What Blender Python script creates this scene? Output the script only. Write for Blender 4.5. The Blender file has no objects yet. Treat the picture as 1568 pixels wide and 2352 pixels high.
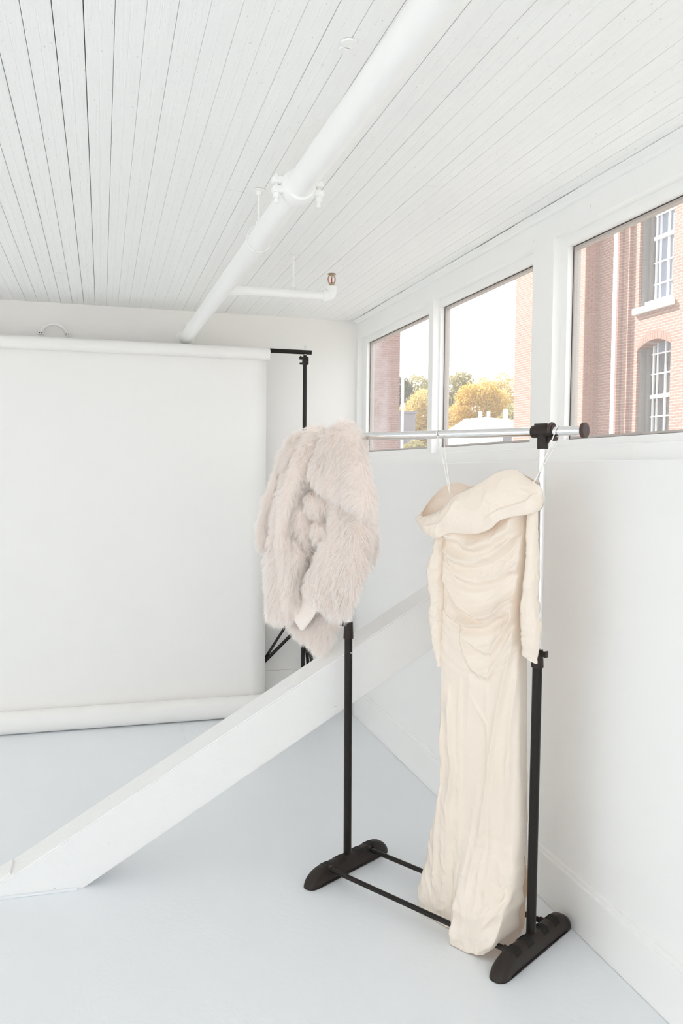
import bpy, bmesh, math, random
import numpy as np
from mathutils import Vector, Matrix, kdtree

random.seed(7)
rng = np.random.default_rng(7)
SC = bpy.context.scene
COL = SC.collection
PI = math.pi

# ------------------------------------------------------------------ camera
YAW, PITCH, ROLL = 0.28198, -0.04974, 0.00930
cam_d = bpy.data.cameras.new('camera')
cam = bpy.data.objects.new('camera', cam_d)
COL.objects.link(cam)
fwd = Vector((math.sin(YAW) * math.cos(PITCH), math.cos(YAW) * math.cos(PITCH), math.sin(PITCH)))
rgt0 = Vector((math.cos(YAW), -math.sin(YAW), 0))
up0 = rgt0.cross(fwd)
rgt = rgt0 * math.cos(ROLL) + up0 * math.sin(ROLL)
upv = -rgt0 * math.sin(ROLL) + up0 * math.cos(ROLL)
cam.matrix_world = Matrix(((rgt.x, upv.x, -fwd.x, 0), (rgt.y, upv.y, -fwd.y, 0), (rgt.z, upv.z, -fwd.z, 1.5), (0, 0, 0, 1)))
cam_d.sensor_fit = 'VERTICAL'
cam_d.sensor_height = 36.0
cam_d.lens = 1900.0 / 2352.0 * 36.0
cam_d.clip_start = 0.05
cam_d.clip_end = 500
SC.camera = cam

# ------------------------------------------------------------------ sky, sun, exposure
world = bpy.data.worlds.new('world')
SC.world = world
world.use_nodes = True
bg = world.node_tree.nodes['Background']
bg.inputs['Color'].default_value = (0.95, 0.975, 1.0, 1)
bg.inputs['Strength'].default_value = 1.5
sun_d = bpy.data.lights.new('sun', 'SUN')
sun_d.energy = 9.5
sun_d.angle = 0.009
sun_d.color = (1.0, 0.96, 0.91)
sun = bpy.data.objects.new('sun', sun_d)
COL.objects.link(sun)
SUN_DIR = Vector((0.766 * 0.543, -0.766 * 0.84, -0.643))
sun.rotation_euler = SUN_DIR.to_track_quat('-Z', 'Y').to_euler()
sun.location = (0, 0, 30)
SC.view_settings.view_transform = 'Standard'
SC.view_settings.look = 'None'
SC.view_settings.gamma = 1.0
SC.view_settings.use_curve_mapping = False
SC.view_settings.exposure = 0.68
cy = SC.cycles
cy.max_bounces = 14
cy.diffuse_bounces = 11
cy.use_adaptive_sampling = True
cy.adaptive_threshold = 0.15
cy.adaptive_min_samples = 16
cy.glossy_bounces = 4
cy.transmission_bounces = 4
cy.transparent_max_bounces = 16
cy.caustics_reflective = False
cy.caustics_refractive = False
cy.use_denoising = True
cy.sample_clamp_indirect = 8.0


# ------------------------------------------------------------------ helpers
def mat(name, color, rough=0.5, metal=0.0, spec=0.5, bump=None, var=None, sheen=0.0, trans=None, flakes=None):
    """bump=(scale, strength, (sx,sy,sz)); var=(scale, amount, (sx,sy,sz)) colour variation; flakes=(scale3, threshold, color)"""
    m = bpy.data.materials.new(name)
    m.use_nodes = True
    nt = m.node_tree
    b = nt.nodes['Principled BSDF']
    c = (*color, 1)
    b.inputs['Base Color'].default_value = c
    b.inputs['Roughness'].default_value = rough
    b.inputs['Metallic'].default_value = metal
    b.inputs['Specular IOR Level'].default_value = spec
    if sheen:
        b.inputs['Sheen Weight'].default_value = sheen
        b.inputs['Sheen Roughness'].default_value = 0.4
    tc = nt.nodes.new('ShaderNodeTexCoord')

    def noise(scale, sv, detail=4):
        mp = nt.nodes.new('ShaderNodeMapping')
        mp.inputs['Scale'].default_value = sv
        nt.links.new(tc.outputs['Object'], mp.inputs['Vector'])
        n = nt.nodes.new('ShaderNodeTexNoise')
        n.inputs['Scale'].default_value = scale
        n.inputs['Detail'].default_value = detail
        nt.links.new(mp.outputs['Vector'], n.inputs['Vector'])
        return n.outputs['Fac']
    colsock = None
    if var:
        f = noise(var[0], var[2])
        mx = nt.nodes.new('ShaderNodeMix')
        mx.data_type = 'RGBA'
        mx.inputs['A'].default_value = tuple(max(0, v * (1 - var[1])) for v in color) + (1,)
        mx.inputs['B'].default_value = tuple(min(1, v * (1 + var[1])) for v in color) + (1,)
        nt.links.new(f, mx.inputs['Factor'])
        colsock = mx.outputs['Result']
    if flakes:
        f = noise(1.0, flakes[0], 6)
        rp = nt.nodes.new('ShaderNodeMapRange')
        rp.inputs['From Min'].default_value = flakes[1]
        rp.inputs['From Max'].default_value = flakes[1] + 0.03
        nt.links.new(f, rp.inputs['Value'])
        mx = nt.nodes.new('ShaderNodeMix')
        mx.data_type = 'RGBA'
        if colsock:
            nt.links.new(colsock, mx.inputs['A'])
        else:
            mx.inputs['A'].default_value = c
        mx.inputs['B'].default_value = (*flakes[2], 1)
        nt.links.new(rp.outputs['Result'], mx.inputs['Factor'])
        colsock = mx.outputs['Result']
    if colsock:
        nt.links.new(colsock, b.inputs['Base Color'])
    if bump:
        f = noise(bump[0], bump[2])
        bp = nt.nodes.new('ShaderNodeBump')
        bp.inputs['Strength'].default_value = bump[1]
        bp.inputs['Distance'].default_value = 0.01
        nt.links.new(f, bp.inputs['Height'])
        nt.links.new(bp.outputs['Normal'], b.inputs['Normal'])
    if trans:
        tl = nt.nodes.new('ShaderNodeBsdfTranslucent')
        tl.inputs['Color'].default_value = (*[v ** 2.2 for v in color], 1)      # light that crosses the cloth is tinted twice
        ms = nt.nodes.new('ShaderNodeMixShader')
        ms.inputs['Fac'].default_value = trans
        nt.links.new(b.outputs['BSDF'], ms.inputs[1])
        nt.links.new(tl.outputs['BSDF'], ms.inputs[2])
        nt.links.new(ms.outputs['Shader'], nt.nodes['Material Output'].inputs['Surface'])
    return m


def link(o, parent=None):
    COL.objects.link(o)
    if parent is not None:
        o.parent = parent
    return o


def mesh_obj(name, verts, faces, m, parent=None, smooth=False):
    me = bpy.data.meshes.new(name)
    me.from_pydata([tuple(v) for v in verts], [], faces)
    me.materials.append(m)
    if smooth:
        me.polygons.foreach_set('use_smooth', [True] * len(me.polygons))
    me.update()
    return link(bpy.data.objects.new(name, me), parent)


def bm_obj(name, bm, m, parent=None, smooth=False):
    bmesh.ops.recalc_face_normals(bm, faces=bm.faces)
    me = bpy.data.meshes.new(name)
    bm.to_mesh(me)
    bm.free()
    me.materials.append(m)
    if smooth:
        me.polygons.foreach_set('use_smooth', [True] * len(me.polygons))
    return link(bpy.data.objects.new(name, me), parent)


def empty(name, loc=(0, 0, 0), parent=None):
    o = bpy.data.objects.new(name, None)
    o.location = loc
    o.empty_display_size = 0.1
    return link(o, parent)


def tag(o, label=None, cat=None, group=None, kind=None):
    if label:
        o['label'] = label
    if cat:
        o['category'] = cat
    if group:
        o['group'] = group
    if kind:
        o['kind'] = kind
    return o


def add_box(bm, lo, hi, bev=0.0):
    r = bmesh.ops.create_cube(bm, size=1.0)
    lo, hi = Vector(lo), Vector(hi)
    bmesh.ops.scale(bm, vec=hi - lo, verts=r['verts'])
    bmesh.ops.translate(bm, vec=(hi + lo) / 2, verts=r['verts'])
    if bev:
        es = list({e for v in r['verts'] for e in v.link_edges})
        bmesh.ops.bevel(bm, geom=es, offset=bev, segments=2, affect='EDGES', profile=0.5)
    return bm


def box(name, lo, hi, m, parent=None, bev=0.0):
    return bm_obj(name, add_box(bmesh.new(), lo, hi, bev), m, parent)


def frame_at(a, b):
    d = (Vector(b) - Vector(a)).normalized()
    x = d.orthogonal().normalized()
    return d, x, d.cross(x)


def add_tube(bm, pts, radii, n=16, caps=True, closed=False):
    pts = [Vector(p) for p in pts]
    if not hasattr(radii, '__len__'):
        radii = [radii] * len(pts)
    d0 = (pts[1] - pts[0]).normalized()
    x = d0.orthogonal().normalized()
    rings = []
    for i, p in enumerate(pts):
        if closed:
            d = (pts[(i + 1) % len(pts)] - pts[i - 1]).normalized()
        elif i == 0:
            d = d0
        elif i == len(pts) - 1:
            d = (pts[i] - pts[i - 1]).normalized()
        else:
            d = ((pts[i + 1] - pts[i]).normalized() + (pts[i] - pts[i - 1]).normalized()).normalized()
        x = (x - d * x.dot(d)).normalized()
        y = d.cross(x)
        rings.append([bm.verts.new(p + (x * math.cos(2 * PI * k / n) + y * math.sin(2 * PI * k / n)) * radii[i]) for k in range(n)])
    m_ = len(rings)
    for i in range(m_ if closed else m_ - 1):
        a, b = rings[i], rings[(i + 1) % m_]
        for k in range(n):
            bm.faces.new((a[k], a[(k + 1) % n], b[(k + 1) % n], b[k]))
    if caps and not closed:
        bm.faces.new(rings[0][::-1])
        bm.faces.new(rings[-1])
    return bm


def shade_auto(o, ang=35):
    me = o.data
    me.polygons.foreach_set('use_smooth', [True] * len(me.polygons))
    bm = bmesh.new()
    bm.from_mesh(me)
    for e in bm.edges:
        if len(e.link_faces) == 2 and e.calc_face_angle(0) > math.radians(ang):
            e.smooth = False
    bm.to_mesh(me)
    bm.free()
    return o


def tube(name, pts, radii, m, parent=None, n=16, closed=False):
    return shade_auto(bm_obj(name, add_tube(bmesh.new(), pts, radii, n, True, closed), m, parent))


def hash3(i, j, k):
    h = (i * 374761393 + j * 668265263 + k * 2147483647 * 7 + 12345) & 0xFFFFFFFF
    h = ((h ^ (h >> 13)) * 1274126177) & 0xFFFFFFFF
    h = h ^ (h >> 16)
    return (h & 0xFFFFFF) / float(0xFFFFFF)


def vnoise(P, scale):
    """smooth value noise in -1..1, P (n,3)"""
    Q = np.asarray(P, float) * scale
    i = np.floor(Q).astype(np.int64)
    f = Q - i
    f = f * f * (3 - 2 * f)
    out = 0
    for dx in (0, 1):
        for dy in (0, 1):
            for dz in (0, 1):
                w = (f[:, 0] if dx else 1 - f[:, 0]) * (f[:, 1] if dy else 1 - f[:, 1]) * (f[:, 2] if dz else 1 - f[:, 2])
                out = out + w * hash3(i[:, 0] + dx, i[:, 1] + dy, i[:, 2] + dz)
    return out * 2 - 1


# ------------------------------------------------------------------ materials
M = {}
M['wall'] = mat('white_wall_paint', (0.925, 0.92, 0.912), 0.55, spec=0.35, bump=(60, 0.04, (1, 1, 1)), var=(1.4, 0.012, (1, 1, 1)))
M['wall_back'] = mat('white_back_wall_paint', (0.885, 0.868, 0.845), 0.55, spec=0.35, bump=(60, 0.03, (1, 1, 1)))
M['gloss_white'] = mat('white_gloss_paint', (0.92, 0.92, 0.913), 0.35, spec=0.5, bump=(25, 0.06, (1, 1, 0.4)), flakes=((60, 60, 9), 0.735, (0.62, 0.57, 0.52)))
M['board'] = mat('white_board_paint', (0.92, 0.925, 0.922), 0.38, spec=0.5, bump=(1.0, 0.22, (160, 9, 60)), var=(1.0, 0.012, (40, 3, 1)),
                 flakes=((320, 45, 150), 0.685, (0.58, 0.53, 0.47)))
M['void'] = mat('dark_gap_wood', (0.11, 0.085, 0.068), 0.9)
M['floor'] = mat('pale_floor_paint', (0.835, 0.86, 0.89), 0.38, spec=0.5, bump=(45, 0.09, (1, 1, 1)), var=(2.2, 0.012, (1, 1, 1)))
M['pipe'] = mat('white_pipe_paint', (0.92, 0.92, 0.91), 0.3, spec=0.5, bump=(40, 0.03, (1, 1, 1)))
M['timber'] = mat('white_timber_paint', (0.885, 0.882, 0.875), 0.42, spec=0.45, bump=(1.0, 0.35, (18, 90, 40)), flakes=((30, 60, 60), 0.74, (0.5, 0.46, 0.42)))
M['paper'] = mat('white_backdrop_paper', (0.892, 0.878, 0.858), 0.7, spec=0.2)
M['black_metal'] = mat('black_powder_metal', (0.012, 0.009, 0.008), 0.28, spec=0.28)
M['brown_plastic'] = mat('brown_black_plastic', (0.026, 0.019, 0.016), 0.40, spec=0.28)
M['cap_plastic'] = mat('brown_cap_plastic', (0.075, 0.048, 0.042), 0.5, spec=0.25)
M['groove'] = mat('black_groove', (0.008, 0.007, 0.007), 0.6)
M['chrome'] = mat('chrome_tube', (0.86, 0.86, 0.86), 0.10, metal=1.0)
M['satin'] = mat('ivory_satin', (0.95, 0.857, 0.752), 0.24, spec=0.8, sheen=0.1, bump=(350, 0.05, (1, 1, 1)), var=(9, 0.012, (1, 1, 1)), trans=0.12)
M['strap'] = mat('cream_ribbon', (0.93, 0.90, 0.85), 0.5)
M['lining'] = mat('blush_lining', (0.90, 0.815, 0.755), 0.4, sheen=0.2)
M['fur_base'] = mat('blush_fur_backing', (0.98, 0.925, 0.885), 0.9, sheen=0.3)
M['brass'] = mat('aged_brass', (0.46, 0.35, 0.24), 0.4, metal=0.6)
M['red'] = mat('red_bulb', (0.75, 0.02, 0.06), 0.2)
M['gasket'] = mat('taupe_window_bead', (0.50, 0.455, 0.43), 0.45)
M['gasket_dark'] = mat('dark_window_gap', (0.06, 0.045, 0.04), 0.6)
M['screw'] = mat('steel_button', (0.7, 0.7, 0.7), 0.2, metal=1.0)


def fur_material():
    m = bpy.data.materials.new('blush_fur')
    m.use_nodes = True
    nt = m.node_tree
    nt.nodes.remove(nt.nodes['Principled BSDF'])
    hi = nt.nodes.new('ShaderNodeHairInfo')
    rp = nt.nodes.new('ShaderNodeValToRGB')
    rp.color_ramp.elements[0].color = (0.99, 0.93, 0.893, 1)
    rp.color_ramp.elements[1].color = (1.0, 0.975, 0.957, 1)
    nt.links.new(hi.outputs['Intercept'], rp.inputs['Fac'])
    df = nt.nodes.new('ShaderNodeBsdfDiffuse')
    tl = nt.nodes.new('ShaderNodeBsdfTranslucent')
    mx = nt.nodes.new('ShaderNodeMixShader')
    mx.inputs['Fac'].default_value = 0.3
    nt.links.new(rp.outputs['Color'], df.inputs['Color'])
    nt.links.new(rp.outputs['Color'], tl.inputs['Color'])
    nt.links.new(df.outputs['BSDF'], mx.inputs[1])
    nt.links.new(tl.outputs['BSDF'], mx.inputs[2])
    nt.links.new(mx.outputs['Shader'], nt.nodes['Material Output'].inputs['Surface'])
    return m


M['fur'] = fur_material()


def glass_material():
    m = bpy.data.materials.new('dusty_window_glass')
    m.use_nodes = True
    nt = m.node_tree
    nt.nodes.remove(nt.nodes['Principled BSDF'])
    tr = nt.nodes.new('ShaderNodeBsdfTransparent')
    tr.inputs['Color'].default_value = (0.985, 0.99, 0.99, 1)
    gl = nt.nodes.new('ShaderNodeBsdfGlossy')
    gl.inputs['Roughness'].default_value = 0.02
    df = nt.nodes.new('ShaderNodeBsdfTranslucent')
    df.inputs['Color'].default_value = (0.9, 0.9, 0.9, 1)
    tc = nt.nodes.new('ShaderNodeTexCoord')
    n = nt.nodes.new('ShaderNodeTexNoise')
    n.inputs['Scale'].default_value = 260
    n.inputs['Detail'].default_value = 3
    nt.links.new(tc.outputs['Object'], n.inputs['Vector'])
    mr = nt.nodes.new('ShaderNodeMapRange')
    mr.inputs['From Min'].default_value = 0.35
    mr.inputs['From Max'].default_value = 0.85
    mr.inputs['To Min'].default_value = 0.05
    mr.inputs['To Max'].default_value = 0.14
    nt.links.new(n.outputs['Fac'], mr.inputs['Value'])
    m1 = nt.nodes.new('ShaderNodeMixShader')
    nt.links.new(mr.outputs['Result'], m1.inputs['Fac'])
    nt.links.new(tr.outputs['BSDF'], m1.inputs[1])
    nt.links.new(df.outputs['BSDF'], m1.inputs[2])
    m2 = nt.nodes.new('ShaderNodeMixShader')
    m2.inputs['Fac'].default_value = 0.04
    nt.links.new(m1.outputs['Shader'], m2.inputs[1])
    nt.links.new(gl.outputs['BSDF'], m2.inputs[2])
    nt.links.new(m2.outputs['Shader'], nt.nodes['Material Output'].inputs['Surface'])
    return m


M['glass'] = glass_material()


def brick_material(name, c1, c2, mortar, bump=0.25, axis='x', white=None):
    """running-bond brick; axis = the horizontal wall direction ('x' or 'y')"""
    m = bpy.data.materials.new(name)
    m.use_nodes = True
    nt = m.node_tree
    b = nt.nodes['Principled BSDF']
    b.inputs['Roughness'].default_value = 0.85
    b.inputs['Specular IOR Level'].default_value = 0.2
    tc = nt.nodes.new('ShaderNodeTexCoord')
    sp = nt.nodes.new('ShaderNodeSeparateXYZ')
    nt.links.new(tc.outputs['Object'], sp.inputs['Vector'])
    cb = nt.nodes.new('ShaderNodeCombineXYZ')
    nt.links.new(sp.outputs['X' if axis == 'x' else 'Y'], cb.inputs['X'])
    nt.links.new(sp.outputs['Z'], cb.inputs['Y'])
    bt = nt.nodes.new('ShaderNodeTexBrick')
    nt.links.new(cb.outputs['Vector'], bt.inputs['Vector'])
    bt.inputs['Scale'].default_value = 1.0
    bt.inputs['Brick Width'].default_value = 0.203
    bt.inputs['Row Height'].default_value = 0.0677
    bt.inputs['Mortar Size'].default_value = 0.006
    bt.inputs['Mortar Smooth'].default_value = 0.1
    bt.inputs['Bias'].default_value = -0.2
    bt.inputs['Color1'].default_value = (*c1, 1)
    bt.inputs['Color2'].default_value = (*c2, 1)
    bt.inputs['Mortar'].default_value = (*mortar, 1)
    out = bt.outputs['Color']
    if white:
        n = nt.nodes.new('ShaderNodeTexNoise')
        n.inputs['Scale'].default_value = 0.9
        n.inputs['Detail'].default_value = 8
        n.inputs['Roughness'].default_value = 0.75
        nt.links.new(tc.outputs['Object'], n.inputs['Vector'])
        gx = nt.nodes.new('ShaderNodeMapRange')          # weathering sits on the part of the wall away from the downpipe
        gx.inputs['From Min'].default_value = white[0]
        gx.inputs['From Max'].default_value = white[1]
        nt.links.new(sp.outputs['X'], gx.inputs['Value'])
        ad = nt.nodes.new('ShaderNodeMath')
        ad.operation = 'MULTIPLY'
        nt.links.new(gx.outputs['Result'], ad.inputs[0])
        mr = nt.nodes.new('ShaderNodeMapRange')
        mr.inputs['From Min'].default_value = 0.40
        mr.inputs['From Max'].default_value = 0.62
        nt.links.new(n.outputs['Fac'], mr.inputs['Value'])
        nt.links.new(mr.outputs['Result'], ad.inputs[1])
        mx = nt.nodes.new('ShaderNodeMix')
        mx.data_type = 'RGBA'
        nt.links.new(out, mx.inputs['A'])
        mx.inputs['B'].default_value = (0.42, 0.385, 0.40, 1)
        nt.links.new(ad.outputs['Value'], mx.inputs['Factor'])
        out = mx.outputs['Result']
    nt.links.new(out, b.inputs['Base Color'])
    return m


BR1, BR2, MOR = (0.30, 0.175, 0.142), (0.25, 0.14, 0.115), (0.42, 0.35, 0.31)
M['brick_y'] = brick_material('red_brick_along_y', BR1, BR2, MOR, axis='y')
M['brick_x'] = brick_material('red_brick_along_x', BR1, BR2, MOR, axis='x')
M['brick_far'] = brick_material('weathered_red_brick', (0.29, 0.185, 0.165), (0.25, 0.155, 0.14), (0.38, 0.325, 0.315), axis='x', white=(8.38, 8.18))
M['brick_one'] = mat('single_red_brick', (0.30, 0.175, 0.142), 0.85, spec=0.2, var=(6, 0.10, (1, 1, 1)), bump=(60, 0.3, (1, 1, 1)))
M['mortar'] = mat('pale_mortar', (0.42, 0.35, 0.31), 0.9)
M['ext_white'] = mat('white_exterior_paint', (0.80, 0.80, 0.80), 0.5)
M['ext_shadow_frame'] = mat('shaded_jamb', (0.19, 0.185, 0.18), 0.6)  # side frame in shade; the dark grey holds that shade
M['ext_glass'] = mat('reflecting_glass', (0.10, 0.11, 0.12), 0.04, spec=1.0)
M['ext_sky_reflection'] = mat('painted_sky_reflection', (0.21, 0.245, 0.31), 0.3, spec=0.5)  # blue sky mirrored in the panes, painted as an even bluish tone
M['downpipe'] = mat('white_downpipe_paint', (0.82, 0.84, 0.88), 0.4)
M['roof_white'] = mat('white_roof', (0.85, 0.85, 0.86), 0.6)
M['siding'] = mat('grey_violet_siding', (0.20, 0.19, 0.21), 0.7)
M['ground'] = mat('ground_cover', (0.30, 0.29, 0.26), 0.9, var=(0.3, 0.15, (1, 1, 1)))
M['bark'] = mat('grey_bark', (0.22, 0.17, 0.13), 0.9)


def leaf_material(name, c1, c2):
    m = bpy.data.materials.new(name)
    m.use_nodes = True
    nt = m.node_tree
    nt.nodes.remove(nt.nodes['Principled BSDF'])
    g = nt.nodes.new('ShaderNodeNewGeometry')
    mx = nt.nodes.new('ShaderNodeMix')
    mx.data_type = 'RGBA'
    mx.inputs['A'].default_value = (*c1, 1)
    mx.inputs['B'].default_value = (*c2, 1)
    nt.links.new(g.outputs['Random Per Island'], mx.inputs['Factor'])
    df = nt.nodes.new('ShaderNodeBsdfDiffuse')
    tl = nt.nodes.new('ShaderNodeBsdfTranslucent')
    ms = nt.nodes.new('ShaderNodeMixShader')
    ms.inputs['Fac'].default_value = 0.45
    nt.links.new(mx.outputs['Result'], df.inputs['Color'])
    nt.links.new(mx.outputs['Result'], tl.inputs['Color'])
    nt.links.new(df.outputs['BSDF'], ms.inputs[1])
    nt.links.new(tl.outputs['BSDF'], ms.inputs[2])
    nt.links.new(ms.outputs['Shader'], nt.nodes['Material Output'].inputs['Surface'])
    return m


M['leaf_yellow'] = leaf_material('golden_leaves', (0.66, 0.47, 0.14), (0.52, 0.37, 0.12))
M['leaf_olive'] = leaf_material('olive_leaves', (0.40, 0.36, 0.18), (0.30, 0.28, 0.15))
M['leaf_pale'] = leaf_material('pale_yellow_leaves', (0.64, 0.50, 0.22), (0.50, 0.40, 0.18))
M['leaf_dark'] = leaf_material('dull_green_leaves', (0.16, 0.165, 0.11), (0.13, 0.14, 0.10))

# ------------------------------------------------------------------ room
XL, YF, YB, ZC = -4.3, -2.7, 5.14, 2.46       # left wall, front wall (behind camera), back wall, ceiling
XW, XU, XG = 1.492, 1.575, 1.645              # thick lower right wall face, upper window wall face, glass plane
LEDGE = 1.54

# floor sheets: real plywood sheets with fine joints
floor_root = tag(empty('floor', (0, 0, 0)), kind='structure')
box('subfloor', (XL, YF, -0.2), (1.67, YB + 0.14, -0.008), M['void'], floor_root)
xs = [XL, -3.21, -2.0, -0.78, 0.44, 1.66]
ys = [YF, -1.83, 0.61, 3.05, 3.95, YB + 0.05]
for i in range(len(xs) - 1):
    for j in range(len(ys) - 1):
        gp = 0.0004 if j == 4 else 0.00003
        lo = (xs[i] + gp, ys[j] + 0.00003, -0.018)
        hi = (xs[i + 1] - gp, ys[j + 1] - 0.00003, 0.0)
        box('floor_panel', lo, hi, M['floor'], floor_root)

# ceiling: bead boards running along the window wall
ceil_root = tag(empty('ceiling', (0, 0, ZC)), kind='structure')
box('ceiling_deck', (XL, YF, 0.022), (1.62, YB + 0.05, 0.12), M['void'], ceil_root)
PITCHB = 0.0634
seams = []
k = -80
while True:
    x = 0.0317 + k * PITCHB
    k += 1
    if x < XL:
        continue
    if x > 1.60:
        break
    seams.append(x)
joints = {}
rr = random.Random(3)
for i in range(len(seams) - 1):
    js = []
    if rr.random() < 0.5:
        js.append(rr.uniform(-1.5, 4.6))
    joints[i] = js


def board_mesh(x0, x1, y0, y1, dz):
    w = x1 - x0
    c = (x0 + x1) / 2
    prof = [(x0, 0.020), (x0, 0.0008), (x0 + 0.0010, 0.0), (c - 0.0016, 0.0), (c - 0.0004, 0.0006), (c + 0.0004, 0.0006), (c + 0.0016, 0.0),
            (x1 - 0.0010, 0.0), (x1, 0.0008), (x1, 0.020)]
    vs = [(px, y0, pz + dz) for px, pz in prof] + [(px, y1, pz + dz) for px, pz in prof]
    n = len(prof)
    fs = [(i, i + 1, n + i + 1, n + i) for i in range(n - 1)] + [(n - 1, 0, n, 2 * n - 1)]
    fs += [tuple(range(n))[::-1], tuple(range(n, 2 * n))]
    return vs, fs


for i in range(len(seams) - 1):
    g = rr.choice([0.0003, 0.0004, 0.0006, 0.0009, 0.0013, 0.0018])
    g2 = 0.0002
    ys_ = [YF] + sorted(joints[i]) + [YB + 0.02]
    for a, b in zip(ys_[:-1], ys_[1:]):
        vs, fs = board_mesh(seams[i] + g2, seams[i + 1] - g, a + 0.0008, b - 0.0008, rr.uniform(0, 0.0006))
        mesh_obj('ceiling_board', vs, fs, M['board'], ceil_root)

# back wall and its baseboard
tag(box('wall_back', (XL, YB, -0.02), (1.665, YB + 0.15, ZC + 0.05), M['wall_back']), kind='structure')
tag(box('baseboard_back', (XL, YB - 0.016, 0.0), (XU - 0.002, YB - 0.0005, 0.225), M['wall_back'], bev=0.004), kind='structure')
# left wall; its unseen window openings are added to bring in daylight
wl = tag(empty('wall_left', (XL, 0, 0)), kind='structure')
box('sill_wall', (-0.15, YF - 0.15, -0.02), (0, YB + 0.15, 0.80), M['wall'], wl)
box('lintel', (-0.15, YF - 0.15, 2.20), (0, YB + 0.15, ZC + 0.05), M['wall'], wl)
lw_posts = [(YF - 0.15, -2.2), (-0.75, -0.60), (0.85, 1.0), (2.45, 2.60), (4.05, YB + 0.15)]
for a, b in lw_posts:
    box('post', (-0.15, a, 0.80), (0, b, 2.20), M['wall'], wl)

# front wall behind the camera: tall studio windows
wf = tag(empty('wall_front', (0, YF, 0)), kind='structure')
box('sill_wall', (XL, -0.15, -0.02), (1.75, 0, 0.16), M['wall'], wf)
box('lintel', (XL, -0.15, 2.38), (1.75, 0, ZC + 0.05), M['wall'], wf)
fw_posts = [XL + 0.06, -2.94, -1.42, 0.10, 1.62]
for px in fw_posts:
    box('post', (px - 0.05, -0.15, 0.16), (px + 0.05, 0, 2.38), M['wall'], wf)

# right wall: thick lower part with a ledge, header, posts
wr = tag(empty('wall_right', (XW, 0, 0)), kind='structure')
box('lower_wall', (0, YF, -0.02), (0.19, 4.80, LEDGE), M['wall'], wr, 0.003)
box('lower_wall', (XU - XW, 4.80, -0.02), (0.19, YB, LEDGE), M['wall'], wr)
HEAD = 2.349
box('header', (XU - XW, YF, HEAD), (0.185, YB, ZC + 0.04), M['gloss_white'], wr, 0.002)
# window layout: (far edge y, near edge y) of each opening, between posts
openings = [(5.10, 3.900), (3.842, 2.857), (2.707, 1.700), (1.645, 0.64), (0.49, -0.52), (-0.575, -1.58), (-1.73, -2.62)]
posts = [(YB, 5.10)] + [(openings[i][1], openings[i + 1][0]) for i in range(len(openings) - 1)] + [(openings[-1][1], YF)]
for a, b in posts:
    box('post', (XU - XW, b, LEDGE - 0.01), (0.168, a, HEAD + 0.002), M['gloss_white'], wr, 0.0015)
# apron board under the windows, standing on the ledge
tag(box('trim_1', (XU - 0.012, YF, LEDGE - 0.001), (XU + 0.09, YB - 0.002, 1.592), M['gloss_white'], bev=0.002), kind='structure')
# cove moulding between ceiling and header
bm = bmesh.new()
prof = [(XU - 0.030, ZC - 0.0), (XU - 0.030, ZC - 0.004), (XU - 0.022, ZC - 0.009), (XU - 0.013, ZC - 0.014), (XU - 0.010, ZC - 0.017), (XU - 0.006, ZC - 0.023),
        (XU - 0.0005, ZC - 0.026), (XU - 0.0005, ZC - 0.0)]
n = len(prof)
ysg = np.linspace(YF, YB - 0.006, 260)
rgs = []
for yy in ysg:
    q = np.array([[yy, 0.3, 0.7]])
    up = 0.0004 + 0.0042 * max(0.0, float(vnoise(q, 1.7)[0]) * 0.6 + float(vnoise(q + 5, 9.0)[0]) * 0.5)
    lo = 0.0030 * max(0.0, float(vnoise(q + 9, 2.3)[0]) * 0.6 + float(vnoise(q + 15, 12.0)[0]) * 0.5 - 0.1)
    rgs.append([bm.verts.new((x - (lo if i in (6,) else 0), yy, z - (up if i in (0, 1, 7) else 0))) for i, (x, z) in enumerate(prof)])
for va, vb in zip(rgs[:-1], rgs[1:]):
    for i in range(n):
        bm.faces.new((va[i], va[(i + 1) % n], vb[(i + 1) % n], vb[i]))
bm.faces.new(rgs[0])
bm.faces.new(rgs[-1][::-1])
t2 = tag(bm_obj('trim_2', bm, M['gloss_white']), kind='structure')
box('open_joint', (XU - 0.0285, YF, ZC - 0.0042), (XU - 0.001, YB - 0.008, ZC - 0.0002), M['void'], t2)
# right baseboard with a stepped top
bm = bmesh.new()
add_box(bm, (XW - 0.013, YF, 0.0015), (XW + 0.001, 4.80, 0.165), 0.0015)
add_box(bm, (XW - 0.007, YF, 0.160), (XW + 0.001, 4.80, 0.182), 0.002)
tag(bm_obj('baseboard_right', bm, M['wall']), kind='structure')


def ring_frame(bm, x0, x1, ya, yb, z0, z1, w):
    """rectangular frame in the y-z plane; ya>yb"""
    add_box(bm, (x0, yb, z0), (x1, ya, z0 + w))
    add_box(bm, (x0, yb, z1 - w), (x1, ya, z1))
    add_box(bm, (x0, ya - w, z0 + w), (x1, ya, z1 - w))
    add_box(bm, (x0, yb, z0 + w), (x1, yb + w, z1 - w))
    return bm


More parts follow.
